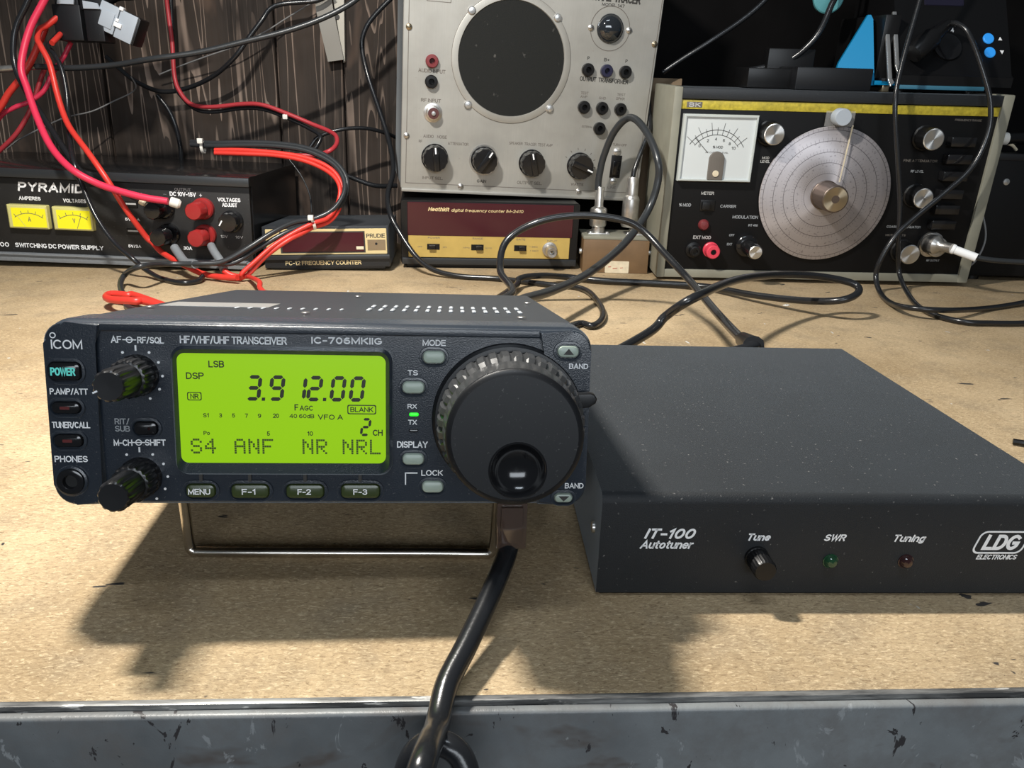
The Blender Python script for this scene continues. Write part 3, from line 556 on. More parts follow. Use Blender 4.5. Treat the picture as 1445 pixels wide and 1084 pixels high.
b.lathe(-77, -20.6, [(5.0, 0), (4.8, -1.0), (4.2, -1.2), (3.9, -.8), (3.8, 2)], 28, caps=False)
front = b.out('front_panel', 'face', R, ang=30)
keyobj = []
for nm, u0, u1, v0, v1, m, d in KEYS:
    b = MB(); pill(b, u0, u1, v0, v1, d + .3, 1.5, min((v1 - v0) / 2, 1.7), .7); keyobj.append(b.out(nm, m, R))
for i, (u, v, w_) in enumerate(((-77.2, 2.4, 3.0), (-77.1, -7.8, 3.0), (-53.6, -4.2, 1.0))):
    b = MB(); b.rr(u - w_ / 2, u + w_ / 2, v - .55, v + .55, .3, [(.1, -1.45 + (i == 2) * 1.75), (0, -1.2 + (i == 2) * 1.7)]); b.out('indicator_mark', 'redlens', keyobj[i + 1], 'small dark red mark')
b = MB(); b.lathe(-77, -20.6, [(4.0, -1.3), (4.0, -1.8), (3.2, -2.1), (2.2, -1.9), (1.9, -.4)], 28, caps=False); pj = b.out('phones_jack', 'gloss', R)
b = MB(); b.lathe(-77, -20.6, [(2.0, -.5), (.01, -.45)], 20); b.out('jack_hole', 'hole', pj)
# display
b = MB()
o_, i_ = rr_pts(-46, 20.6, -18.6, 21.8, 4, 6), rr_pts(-44.4, 18.4, -14.9, 19.3, 2.2, 6)
mid = rr_pts(-45.2, 19.7, -17.6, 20.8, 3.4, 6); mid2 = rr_pts(-44.9, 19.0, -16.0, 20.0, 2.6, 6)
b.loft([[(u, 1.8, v) for u, v in o_], [(u, .2, v) for u, v in o_], [(u, -.6 - 1.6 * min(1, max(0, (-v - 12) / 5)), v) for u, v in mid], [(u, .8, v) for u, v in i_]], False, False)
b.out('display_bezel', 'face', R)
b = MB(); b.rr(-44.7, 18.7, -15.2, 19.6, 2.2, [(0, .7), (0, 1.4)], 6); lcd = b.out('display', 'lcd', R, 'lit green liquid crystal display')
D = .68
for s, u0, v0, u1, v1 in (('LSB', -35.1, 15.1, -30.4, 17.2), ('DSP', -41.9, 11.4, -36.6, 13.5), ('VFO A', -2.5, -.9, 5.2, .7), ('CH', 14.4, -6, 17.5, -4), ('Po', -37.4, -6.1, -35.5, -4.8),
        ('5', -18.2, -6.2, -17.3, -4.8), ('10', -5.8, -6.1, -4.1, -4.7), ('S1', -37.3, -.5, -35.6, .8), ('3', -32.5, -.5, -31.6, .8), ('5', -28.6, -.5, -27.7, .8), ('7', -24.7, -.5, -23.8, .8),
        ('9', -20.8, -.5, -19.8, .8), ('20', -16.2, -.5, -14.4, .9), ('40 60dB', -11.2, -.5, -3.6, .8), ('F', -9.6, 1.9, -8.4, 3.9), ('AGC', -8.0, 1.9, -4.0, 3.5), ('BLANK', 7.5, 1.6, 14.6, 3.2), ('NR', -40.9, 5.3, -38.4, 6.9)):
    text(s, u0, v0, u1, v1, 'seg', lcd, D, bold=.012)
b = MB()
def frame_rect(b, u0, u1, v0, v1, wd, d, r=.5):
    b.loft([[(u, d, v) for u, v in rr_pts(u0, u1, v0, v1, r, 3)], [(u, d - .12, v) for u, v in rr_pts(u0, u1, v0, v1, r, 3)],
            [(u, d - .12, v) for u, v in rr_pts(u0 + wd, u1 - wd, v0 + wd, v1 - wd, r, 3)]], False, False)
frame_rect(b, -41.8, -37.5, 4.8, 7.4, .25, D); b.out('display_mark', 'seg', lcd)
b = MB(); frame_rect(b, 6.6, 15.5, .9, 3.9, .3, D); b.out('display_mark', 'seg', lcd)
SEG = {'0': 'abcdef', '1': 'bc', '2': 'abged', '3': 'abgcd', '9': 'abgcdf'}
def seven(ch, u0, v0, w_, h, t, sl=.13, g=.16):
    b = MB(); e = t / 2
    P = lambda x, y: (u0 + x + sl * y, v0 + y)
    def hs(y): return [P(e + g, y), P(t + g, y + e), P(w_ - t - g, y + e), P(w_ - e - g, y), P(w_ - t - g, y - e), P(t + g, y - e)]
    def vs(x, y0, y1): return [P(x, y0 + g), P(x + e, y0 + e + g), P(x + e, y1 - e - g), P(x, y1 - g), P(x - e, y1 - e - g), P(x - e, y0 + e + g)]
    q = {'a': hs(h - e), 'g': hs(h / 2), 'd': hs(e), 'b': vs(w_ - e, h / 2, h - e), 'c': vs(w_ - e, e, h / 2), 'f': vs(e, h / 2, h - e), 'e': vs(e, e, h / 2)}
    for k in SEG[ch]: b.prism(q[k], D - .12, D)
    return b
for ch, u in (('3', -24.6), ('9', -17.6), ('1', -10.9), ('2', -6.1), ('0', 1.0), ('0', 6.9)): seven(ch, u, 4.9, 4.6, 8.0, 1.15).out('digit', 'seg', lcd)
seven('2', 10.3, -6.1, 3.1, 5.8, .8).out('digit', 'seg', lcd)
for u, v in ((-19.0, 5.4), (-.4, 5.5)):
    b = MB(); b.prism([(u - .5, v - .5), (u + .5, v - .5), (u + .6, v + .5), (u - .4, v + .5)], D - .12, D); b.out('decimal_point', 'seg', lcd)
DOT = {'S': '01110 10001 10000 01110 00001 10001 01110', '4': '00010 00110 01010 10010 11111 00010 00010', 'A': '01110 10001 10001 11111 10001 10001 10001', 'N': '10001 11001 10101 10101 10011 10001 10001',
       'F': '11111 10000 10000 11110 10000 10000 10000', 'R': '11110 10001 10001 11110 10100 10010 10001', 'L': '10000 10000 10000 10000 10000 10000 11111'}
for word, u0 in (('S4', -41.4), ('ANF', -28.2), ('NR', -7.4), ('NRL', 5.0)):
    for i, ch in enumerate(word):
        b = MB()
        for r_, row in enumerate(DOT[ch].split()):
            for c_, q in enumerate(row):
                if q == '1':
                    u, v = u0 + i * 4.25 + c_ * .68, -12.0 + (6 - r_) * .69
                    b.prism([(u, v), (u + .6, v), (u + .6, v + .6), (u, v + .6)], D - .1, D)
        b.out('dot_matrix_letter', 'segfaint', lcd)
# key legends and panel print
text('POWER', -80.5, 12.3, -73.3, 14.8, 'teal_print', keyobj[0], -1.42, bold=.02)
for s, i, u0, u1 in (('MENU', 4, -42.8, -36.0), ('F-1', 5, -26.4, -22.2), ('F-2', 6, -9.2, -5.0), ('F-3', 7, 8.2, 12.6)): text(s, u0, -25.2, u1, -23.3, 'white', keyobj[i], .25, bold=.02)
b = MB(); b.prism([(73.7, 20.9), (76.9, 20.9), (75.3, 22.8)], -1.5, -1.35); b.out('arrow_mark', 'ink', keyobj[12], 'dark up arrow')
b = MB(); b.prism([(73.7, -25.1), (77.2, -25.1), (75.4, -26.8)], -1.5, -1.35); b.out('arrow_mark', 'ink', keyobj[13], 'dark down arrow')
Fd, Cd = 1.48, -.22
for s, u0, v0, u1, v1, d, it, bo in (('ICOM', -80.3, 20.2, -71.3, 23.0, Cd, 0, 0), ('P.AMP/ATT', -81.7, 6.3, -70.6, 8.3, Cd, 0, .01), ('TUNER/CALL', -81.8, -4.1, -70.6, -2.0, Cd, 0, .01), ('PHONES', -81.8, -14.7, -72.0, -12.7, Cd, 0, .01),
        ('AF', -63.7, 22.1, -60.6, 24.2, Fd, 0, .01), ('RF/SQL', -56.0, 22.0, -48.2, 24.1, Fd, 0, .01), ('M-CH', -64.8, -9.9, -59.2, -7.9, Fd, 0, .01), ('SHIFT', -55.4, -9.8, -49.2, -7.8, Fd, 0, .01),
        ('HF/VHF/UHF TRANSCEIVER', -43.5, 22.2, -11.6, 24.7, Fd, 0, .008), ('IC-706MKIIG', -4.2, 22.8, 17.3, 24.9, Fd, 0, .03), ('MODE', 29.8, 22.7, 37.0, 24.6, Fd, 0, .01), ('TS', 25.2, 13.3, 28.4, 15, Fd, 0, .01),
        ('RX', 25.2, 2.7, 28.1, 4.2, Fd, 0, .01), ('TX', 25.4, -2.5, 28.1, -.9, Fd, 0, .01), ('DISPLAY', 21.9, -10, 31.6, -7.9, Fd, 0, .01), ('LOCK', 29.6, -19.2, 36.5, -17.3, Fd, 0, .01),
        ('BAND', 75.7, 16.3, 81.8, 18, Cd, 0, .01), ('BAND', 75.8, -22.8, 81.9, -21, Cd, 0, .01)):
    text(s, u0, v0, u1, v1, 'white', front, d, it, bo)
text('RIT/\nSUB', -64.1, -5.4, -59.7, -1.2, 'greyprint', front, Fd, 0, .01)
b = MB(); b.lathe(-79.6, 24.3, [(.9, Cd), (.9, Cd - .12), (.6, Cd - .12)], 18, caps=False); b.out('logo_ring', 'white', front)
for (u, v) in ((-58.3, 23.1), (-57.3, -8.8)):                    # little knob symbols between the legends
    b = MB(); b.line((u - 2.0, v), (u + 2.0, v), .3, Fd); b.lathe(u, v, [(1.0, Fd), (1.0, Fd - .14), (.7, Fd - .14)], 16, caps=False); b.out('knob_symbol', 'white', front)
for i, (c0, pts) in enumerate((((-56.6, 19.8, 21.5), ((-60.5, 19.2), (-52.7, 19.3), (-50.1, 16.3), (-49.1, 12.1), (-50.2, 8.0), (-53.1, 5.1))),
        ((-57.2, -11.9, -10.3), ((-61.1, -12.7), (-53.3, -12.6), (-50.2, -15.6), (-49.1, -19.7), (-50.1, -23.7), (-52.8, -26.9))))):
    b = MB(); b.line((c0[0], c0[1]), (c0[0], c0[2]), .5, Fd)
    for u, v in pts: b.lathe(u, v, [(.42, Fd - .12), (.42, Fd)], 10)
    b.out('scale_mark', 'white', front)
b = MB(); b.line((24.6, -22.2), (24.6, -18.2), .35, Fd); b.line((24.4, -18.3), (28.4, -18.3), .35, Fd); b.out('lock_mark', 'white', front)
b = MB()
for u in (-38.9, -24.0, -6.9, 10.3): b.box(u - .5, u + .5, .9, 1.6, -21.2, -18.4)
b.out('key_line', 'ink', front)
b = MB(); pill(b, 25.7, 28.7, .25, 1.4, 1.7, .7, None, .3); b.out('receive_lamp', 'led_on', R, 'lit green lamp')
b = MB(); pill(b, 25.6, 28.6, -5.0, -3.9, 1.7, .7, None, .3); b.out('transmit_lamp', 'gloss', R, 'unlit lamp')
# concentric knobs
for u, v, tip in ((-56.5, 12.3, 1), (-57.2, -19.9, 0)):
    b = MB(); b.lathe(u, v, [(6.4, 1.5), (6.4, -.6), (6.1, -1), (6.0, -6.2), (5.6, -7.2), (4.9, -7.4)], 72, lambda k, j, t: -.35 * (j % 4 < 2) * (1 <= k < 5))
    kn = b.out('knob', 'knob', R, ang=28)
    b = MB(); b.lathe(u, v, [(4.8, -7.2), (4.8, -8), (4.9, -17), (4.5, -18.4), (4.0, -18.8), (.01, -18.7)], 72, lambda k, j, t: -.28 * (j % 6 < 3) * (1 <= k < 4))
    kn2 = b.out('knob_cap', 'knob', kn, ang=28)
    if tip: b = MB(); b.line((u - 4.3, v - 1.9), (u - 3.0, v - 1.3), .5, -18.75); b.out('pointer_mark', 'white', kn2)
# main dial
b = MB(); b.lathe(57.3, -.5, [(24.5, 1.5), (24.2, .2), (23.4, -.5), (22, -.6)], 64, caps=False); b.lathe(57.3, -.5, [(20, -.6), (20, -23.2), (19.5, -23.8), (18.3, -24.2)], 96, caps=False)
b.loft([[(57.3 + 18.3 * math.cos(a), -24.2, -.5 + 18.3 * math.sin(a)) for a in [2 * math.pi * j / 96 for j in range(96)]], [(58.3 + 8.4 * math.cos(a), -24.2, -10.0 + 8.4 * math.sin(a)) for a in [2 * math.pi * j / 96 for j in range(96)]]], False, False)
dial = b.out('tuning_dial', 'soft', R, 'large black tuning knob')
def scal(k, j, t):
    if k in (1, 2, 3): return -.75 if (j % 6) in (0, 1) else 0
    if k in (5, 6): return -.35 if (j % 6) in (3, 4) else 0
    return 0
b = MB(); b.lathe(57.3, -.5, [(21.8, -1.8), (22.6, -2.6), (22.8, -8), (22.2, -12.0), (20.9, -13.4), (20.9, -15), (20.5, -20), (20.0, -21.2), (19.7, -21.2)], 216, scal, caps=False); b.out('grip_ring', 'grip', dial, 'notched worn grip ring', ang=25)
b = MB(); b.lathe(58.3, -10.0, [(8.6, -23.6), (8.5, -24.5), (8.1, -24.7), (7.7, -24.3), (7.0, -23.0), (5.6, -21.6), (3.6, -20.6), (1.6, -20.2), (.01, -20.1)], 48, caps=False); b.out('finger_dimple', 'gloss', dial, 'glossy round finger dimple')
b = MB(); b.prism([(75, 4.6), (81.5, 5.0), (83.6, 6.4), (84.0, 7.8), (83.2, 9.2), (81.8, 9.7), (75, 9.2)], -6.5, -3.5, .8); b.out('drag_lever', 'black', R)
# wire stand : world points brought into the radio's frame
def toR(p): return RMi @ (Vector(p) * S) / S
b = MB(); b.tube([toR(p) for p in ((-98, 246, 36), (-98.5, 249, 20), (-99, 250.3, 6), (-98, 250, 2.6), (-95, 249.9, 2.1), (-80, 249.5, 2.1), (-45, 249, 2.1), (-8, 248.5, 2.1), (7, 248, 2.1), (10, 248, 2.6), (11.2, 248, 6), (11.8, 247, 20), (12.2, 244, 36))], 1.9, 12)
b.out('wire_stand', 'chrome', R, 'bent chrome wire stand')

# ------------------------------------------------------------------ antenna tuner
TU = thing('antenna_tuner', 'flat black autotuner box with white print on its front, right of the transceiver', 'antenna tuner', (45.34, 223.95, 0, -.0126, 0, 0))
b = MB()
prof = [(0, 1.5), (0, 35.2), (.5, 37.2), (1.6, 38.2), (3.4, 38.5), (179.5, 38.5), (180, 38), (180, 1.5)]
b.loft([[(0, y, z) for y, z in prof], [(161.6, y, z) for y, z in prof]])
b.out('cover', 'tuner', TU)
b = MB(); b.box(1.2, 160.4, 1.2, 179, .3, 3, .3); b.out('chassis', 'black', TU)
b = MB()
for x, y in ((12, 14), (150, 14), (12, 166), (150, 166)): b.lathe(x, y, [(5, 0), (5, 1.6)], 16, axis='z')
b.out('foot', 'black', TU)
for s, u0, v0, u1, v1, bo in (('IT-100', 14.9, 22.4, 32.2, 26.3, .03), ('Autotuner', 13.7, 18.6, 31.9, 21.8, .02), ('Tune', 50.3, 21.8, 57.9, 24.6, .03), ('SWR', 76.4, 21.8, 84, 24.4, .03), ('Tuning', 100.8, 21.0, 111.7, 24.4, .03), ('LDG', 132.0, 18.6, 145.2, 24.6, .03), ('ELECTRONICS', 131, 14.9, 145.5, 16.8, .02)):
    text(s, u0, v0, u1, v1, 'white', TU, -.02, .28, bo)
b = MB(); sk = lambda P: [(u + .28 * (v - 21.5), -.02, v) for u, v in P]; sk2 = lambda P: [(u + .28 * (v - 21.5), -.14, v) for u, v in P]
o_ = rr_pts(129.6, 147.4, 17.2, 26, 2.4, 6); i_ = rr_pts(130.2, 146.8, 17.8, 25.4, 1.9, 6)
b.loft([sk(o_), sk2(o_), sk2(i_), sk(i_)], False, False); b.out('logo_outline', 'white', TU)
b = MB(); b.lathe(54.0, 15.6, [(4.1, 0), (4.1, -1), (3.9, -1.2), (3.9, -8.4), (3.4, -9.2), (.01, -9.2)], 60, lambda k, j, t: -.22 * (j % 3 == 0) * (1 < k < 4)); b.out('tune_button', 'black', TU)
for u, m, nm in ((79.9, 'led_green', 'green'), (106.3, 'led_amber', 'dark red')):
    b = MB(); b.lathe(u, 14.1, [(2.7, 0), (2.7, -.3), (2.4, -.4), (2.2, -1.1), (1.5, -1.9), (.01, -2.2)], 24); b.out('indicator_lamp', m, TU, nm + ' unlit indicator lamp')
b = MB(); b.xf = Matrix.Rotation(math.pi / 2, 4, 'Z'); b.lathe(12, 20, [(2.2, 0), (2.0, .9), (.01, 1.1)], 16); b.out('screw', 'steel', TU)
for u in (14, 40):
    b = MB(); b.lathe(u, 19, [(7, 180), (7, 183), (5.6, 184), (5.6, 195)], 20); b.out('rear_connector', 'steel', TU)

# ------------------------------------------------------------------ power supply (origin: front bottom right corner)
PS = thing('power_supply', 'wide black bench power supply with two lit yellow meters and red and black posts', 'power supply', (-216.2, 792.7, 0, -.019, 0, .016))
W0 = -330
b = MB()
prof = [(10, 3), (10, 84), (-1, 84.5), (0, 92), (2, 93), (196, 96), (198, 95), (198, 3)]
b.loft([[(W0, y, z) for y, z in prof], [(0, y, z) for y, z in prof]]); case = b.out('case', 'glosscase', PS)
b = MB(); b.box(W0, -.5, -2, 12, 2, 9, 1.2); b.box(W0 + 4, -6, -4, 9.5, 8.6, 10.2, .4); b.out('bottom_trim', 'tape', PS, 'dusty grey lip under the panel')
b = MB(); b.box(W0, .8, -2.4, 1.5, 84, 92.5, .8); b.out('top_trim', 'glare_silver' if False else 'greyjacket', PS, 'shiny dark strip above the panel')
b = MB(); b.box(W0 + 1, -1, 4, 9.8, 9, 84.5, .3); panel = b.out('front_panel', 'dark', PS)
P0 = 4
b = MB()
for x in (-300, -20):
    for y in (20, 180): b.lathe(x, y, [(7, -1.5 + abs(x) * .016), (7, 4)], 16, axis='z')
b.out('foot', 'black', PS)
for k, (u0, u1, v0, v1, ch) in enumerate(((-236, -197.2, 34.6, 58.2, 'A'), (-192.8, -154.5, 34.6, 57.8, 'V'))):
    b = MB(); b.rr(u0, u1, v0, v1, 1.2, [(1.6, P0 - 6), (.3, P0 - 5), (0, P0)], 4); mt = b.out('meter', 'meterframe', PS, 'yellow lit meter marked ' + ch)
    b = MB(); b.rr(u0 + 4.5, u1 - 1.5, v0 + 2, v1 - 3.2, .6, [(0, P0 - 6.15), (0, P0 - 5.5)], 3); b.out('scale_card', 'meterlit', mt)
    cu, cv = (u0 + u1) / 2 + 1.5, v0 - 8; b = MB(); b.arc(cu, cv, 23.5, 55, 125, .5, P0 - 6.2, 16)
    for a in (58, 74, 90, 106, 122): b.line((cu + 23.5 * math.cos(math.radians(a)), cv + 23.5 * math.sin(math.radians(a))), (cu + 26.5 * math.cos(math.radians(a)), cv + 26.5 * math.sin(math.radians(a))), .45, P0 - 6.2)
    b.out('scale_mark', 'brownink', mt)
    b = MB(); a = 118 if ch == 'A' else 72; b.line((cu + 8 * math.cos(math.radians(a)), cv + 11 * math.sin(math.radians(a))), (cu + 24 * math.cos(math.radians(a)), cv + 24 * math.sin(math.radians(a))), .4, P0 - 6.3); b.out('needle', 'brownink' if ch == 'V' else 'meterframe', mt)
    text(ch, cu - 1.1, v0 + 7.5, cu + 1.6, v0 + 12.2, 'brownink', mt, P0 - 6.2)
for s, u0, v0, u1, v1, m, it, bo in (('PYRAMID', -225.1, 70.6, -161.5, 79.3, 'white', .12, .05), ('AMPERES', -225.5, 62.1, -204.5, 65.6, 'white', 0, .03), ('VOLTAGES', -183, 61.4, -160.9, 65, 'white', 0, .03),
        ('SWITCHING DC POWER SUPPLY', -236.1, 15.2, -149.7, 19.6, 'white', 0, .02), ('PSV-300', -274, 15.2, -242.2, 19.6, 'white', 0, .02), ('VOLTAGES', -32.5, 68.6, -10.1, 72.4, 'white', 0, .02), ('ADJUST', -28.5, 63.6, -13.6, 67.4, 'white', 0, .02),
        ('12V', -32, 32.7, -25.2, 35.4, 'dimwhite', 0, .01), ('16V', -17.4, 32.6, -10, 35.2, 'dimwhite', 0, .01), ('OUTPUT', -73.8, 77.1, -57.7, 80, 'dimwhite', 0, .01), ('DC 10V-15V', -78.8, 72, -53.3, 76.2, 'white', 0, .02), ('+', -50, 72.4, -47.4, 75.2, 'white', 0, .02),
        ('-', -85, 73.2, -82, 74, 'dimwhite', 0, .02), ('30A', -70.2, 19.1, -61.6, 22.6, 'white', 0, .02), ('5V/6A', -124.9, 45.8, -110.5, 48.8, 'white', 0, .02), ('5V/3A', -124.7, 19.1, -112.2, 22.2, 'white', 0, .02), ('STANDBY', -124.6, 71, -106, 73.6, 'dimwhite', 0, .01)):
    text(s, u0, v0, u1, v1, m, panel, P0 - .02, it, bo)
for v in (61.6, 35.0):
    b = MB(); b.rr(-124.5, -110.8, v - 3.0, v + 3.2, .5, [(.5, P0 - .8), (0, P0)], 3); sk_ = b.out('socket', 'black', PS)
    b = MB(); b.box(-123, -112.3, P0 - 1.3, P0 - .6, v + .3, v + 1.9); b.out('contact', 'dimwhite', sk_)
for u, v, m, lab in ((-85.3, 60.2, 'gloss', 'black binding post, upper'), (-46.5, 61.2, 'redpost', 'red binding post, upper'), (-82.5, 34.6, 'gloss', 'black binding post, lower'), (-46.5, 35.2, 'redpost', 'red binding post, lower')):
    b = MB(); b.lathe(u, v, [(10.5, P0), (10.5, -1), (9.2, -2.5), (4.0, -3), (4.0, -9), (8.0, -9.5), (8.8, -11), (8.8, -14), (8.3, -15), (8.3, -25.5), (7.2, -27), (.01, -27.4)], 40, lambda k, j, t: -.25 * (j % 4 < 2) * (k in (8, 9)))
    b.out('binding_post', m, PS, lab)
b = MB(); b.lathe(-19.1, 50.0, [(10.8, P0), (10.8, -1), (9.6, -2), (9.2, -12), (8.4, -13.4), (.01, -13.6)], 48, lambda k, j, t: -.5 * (j % 6 < 2) * (k in (2, 3))); kn = b.out('voltage_knob', 'bakelite', PS)
b = MB(); b.line((-27, 47), (-24.2, 52), .0 + 1.2, -13.5, .3); b.out('pointer_mark', 'white', kn)
b = MB(); b.lathe(6, 3, [(0, 0)] * 1 + [(0.01, 0.1)], 3) if False else None

# ------------------------------------------------------------------ small frequency counter
FC = thing('frequency_counter', 'small black and gold frequency counter box between the power supply and the silver stack', 'frequency counter', (-207.3, 802.6, 2, .033, -.042, -.026))
b = MB(); b.box(0, 127.6, 0, 150, 0, 42.4, 1.0); b.box(6, 122, 4, 146, -2.4, 1, .4); b.out('case', 'case', FC)
b = MB(); b.rr(3.2, 125.6, 13.4, 39.5, .8, [(.4, -.8), (0, -.3), (0, .2)], 3); pn = b.out('front_panel', 'cornice', FC, 'gold trimmed front panel')
b = MB(); b.box(17.6, 103.4, -1.1, -.5, 15.2, 37.0); b.out('window_border', 'ink', pn)
b = MB(); b.rr(19.5, 102.2, 16.3, 35.8, .5, [(.3, -1.7), (0, -1.3), (0, -.9)], 3); b.out('display_window', 'burg', FC, 'dark red display window')
b = MB(); b.box(94.3, 101.8, -1.9, -1.6, 18.4, 21.6, .1); b.out('window_mark', 'sticker', FC)
b = MB(); b.box(105.8, 124.2, -1.0, -.7, 17.3, 28.2); b.lathe(114.7, 24, [(1.6, -1.2), (1.6, -1)], 14); b.out('sensor_plate', 'brass', FC)
b = MB(); b.lathe(114.7, 24, [(1.3, -1.4), (1.3, -.9)], 14); b.out('sensor_hole', 'hole', FC)
text('PRUDIE', 104.9, 30, 124, 34.4, 'ink', pn, -.82, 0, .01)
b = MB(); b.box(-.4, 128, -3, 1, 8.6, 13.0, .5); b.out('ledge', 'greyjacket', FC)
text('FC-12 FREQUENCY COUNTER', 21, 2.6, 98.4, 7.1, 'gold', FC, -.02, 0, .01)

# ------------------------------------------------------------------ digital counter under the tracer
DC = thing('digital_counter', 'black digital counter with burgundy window and ochre strip, under the silver signal tracer', 'frequency counter', (-69.8, 830.8, 2, .054, .053, .004))
b = MB(); b.rr(0, 190.8, 3, 70, 2, [(.5, 0), (0, .6), (0, 130)], 3); b.out('case', 'black', DC)
b = MB(); b.box(.8, 190.2, -2, 3, 2.5, 9.4, .8); b.out('bottom_trim', 'greyjacket', DC)
b = MB(); b.box(6, 186, 4, 126, -3.4, 4, 1); b.out('base', 'black', DC)
b = MB(); b.rr(7, 184, 33.4, 68.4, .6, [(.4, -1.4), (0, -1), (0, .2)], 3); win = b.out('display_window', 'burg', DC, 'burgundy window with gold print')
b = MB(); b.rr(7.6, 182, 10.2, 34.4, .6, [(.3, -1.0), (0, -.7), (0, .2)], 3); yp = b.out('switch_panel', 'ochre', DC, 'ochre strip with slide switches')
text('Heathkit', 28.6, 59.4, 51.0, 63.6, 'gold', win, -1.42, .2, .035)
text('digital frequency counter IM-2410', 53, 58.6, 129.6, 62.4, 'gold', win, -1.42, .15, 0)
for u, s in ((34.2, 0), (81.4, 1), (128.0, 1)):
    b = MB(); b.rr(u - 6.8, u + 6.8, 18.4, 24.8, .4, [(.3, -1.4), (0, -.9)], 3); sw = b.out('slide_switch', 'black', DC)
    b = MB(); b.box(u + (-2 if s else -5), u + (5 if s else 2), -4.5, -1.2, 19.4, 23.8, .4); b.out('slider', 'bakelite', sw)
for s, u0, v0, u1, v1 in (('POWER', 28.4, 30.2, 41, 32.2), ('OFF', 17.5, 20.6, 22.5, 22.2), ('ON', 44.2, 20.6, 48.4, 22.2), ('RANGE', 76, 30.2, 87, 32.2), ('MHz', 66, 20.4, 73, 22), ('kHz', 90, 20.4, 97, 22), ('GATE', 123, 30, 133, 32), ('1 SEC', 138, 22.4, 147, 24), ('.1 SEC', 138, 18, 148, 19.6), ('INPUT', 157, 29, 168, 31)):
    text(s, u0, v0, u1, v1, 'brownink', yp, -1.02, 0, 0)
b = MB(); b.lathe(160, 21, [(8, -.8), (8, -3), (5.6, -3.4), (5.6, -20), (4.8, -21), (2.6, -20.8), (2.6, -12), (.01, -12)], 28); cn = b.out('input_connector', 'steel', DC, 'nickel coaxial socket')
b = MB(); b.lathe(160, 21, [(.9, -18), (.9, -11)], 10); b.out('centre_pin', 'brass', cn)

# ------------------------------------------------------------------ signal tracer
ST = thing('signal_tracer', 'tall silver-faced vintage signal tracer with large round black speaker grille', 'signal tracer', (-70.7, 842.5, 80.8, .14, .087, .03))
b = MB(); b.box(1, 263, 2, 118, 2, 250, 2); case = b.out('case', 'case', ST)
b = MB(); b.rr(0, 264, 0, 252, 5, [(.6, -1.6), (0, -1), (0, 2)], 5); b.box(1, 250, -4, 3, -.8, 2.6, .8)
sp = b.out('front_panel', 'silver', ST, 'brushed silver panel')
gd = -1.62
b = MB(); b.line((5.3, 8), (5.3, 250), .7, gd); b.line((260.6, 8), (262.4, 250), .7, gd); b.line((5.3, 8), (260.6, 8), .6, gd); b.out('groove', 'brownink', sp)
b = MB(); b.lathe(110, 135.5, [(61.5, gd + .1), (61.5, -2.3), (60.6, -2.6), (55.2, -2.6), (54.6, -1.5)], 72, caps=False); b.out('speaker_ring', 'silver', ST)
b = MB(); b.lathe(110, 135.5, [(61.9, gd), (61.9, gd - .2), (61.2, gd - .2)], 72, caps=False); b.out('groove', 'brownink', sp)
b = MB(); b.lathe(110, 135.5, [(55, gd), (40, -2.0), (.01, -2.1)], 64); b.out('speaker_grille', 'cloth', ST, 'black round speaker cloth')
b = MB(); b.lathe(210, 172, [(21.2, gd), (21.2, gd - .2), (20.5, gd - .2)], 48, caps=False); b.out('groove', 'brownink', sp)
b = MB(); b.lathe(210, 172, [(14.2, gd), (13.8, -3), (13.2, -3.2), (11.5, -6), (8, -8.2), (4, -9.4), (.01, -9.8)], 40); b.out('eye_lens', 'lens', ST, 'dark glass indicator eye')
for u, v in ((66.5, 177), (153.7, 177.5), (67.2, 89.5), (153.7, 91)):
    b = MB(); b.lathe(u, v, [(4.4, gd), (4.2, -3), (3, -4.2), (.01, -4.6)], 18); b.out('screw', 'alu', ST)
for u, v, m in ((5.6, 157.7, 'brass'), (5.3, 55.6, 'steel'), (260, 161.2, 'brass'), (63.8, 6.7, 'steel'), (195, 7.2, 'steel'), (189.5, 171.3, 'steel'), (230.4, 172, 'steel'), (233.8, 51.6, 'alu'), (233.9, 19.8, 'alu')):
    b = MB(); r = 4.4 if u > 233 and u < 235 else 3.2
    b.lathe(u, v, [(r, gd), (r - .2, -2.6), (r * .6, -3.4), (.01, -3.6)], 18); sc_ = b.out('screw', m, ST)
    b = MB(); b.line((u - r * .7, v - .6), (u + r * .7, v + .6), .5, -3.45, .25); b.out('slot', 'ink', sc_)
for u, v, m, nm in ((28.9, 128.3, 'redjack', 'red'), (28.8, 109.2, 'black', 'black'), (190.5, 131.6, 'black', 0), (210.8, 131.9, 'bluejack', 'dark blue'), (231.3, 132.2, 'black', 0), (190.5, 94.9, 'black', 0), (210.5, 95.1, 'black', 0), (231, 95.2, 'black', 0), (210.1, 74.5, 'black', 0)):
    b = MB(); b.lathe(u, v, [(6.4, gd), (6.4, -6), (5.6, -7), (3.0, -7.1), (2.6, -6), (2.5, -3)], 28, caps=False); b.lathe(u, v, [(2.6, -3), (.01, -3)], 16)
    b.out('jack', m, ST, (nm + ' jack') if nm else None)
b = MB(); b.lathe(31.5, 79.5, [(9.5, gd), (9.5, -2.6), (7.4, -3), (6.8, -9), (6, -9.4)], 28, caps=True); rf = b.out('input_socket', 'steel', ST, 'nickel socket with brown insulator')
b = MB(); b.lathe(31.5, 79.5, [(5.6, -9), (5.6, -10), (.01, -10.2)], 24); b.out('insulator', 'insulator', rf, 'brownish insulator')
b = MB(); b.lathe(31.5, 79.5, [(2.2, -10), (2.0, -11.4), (.01, -11.6)], 16); b.out('centre_pin', 'alu', rf)
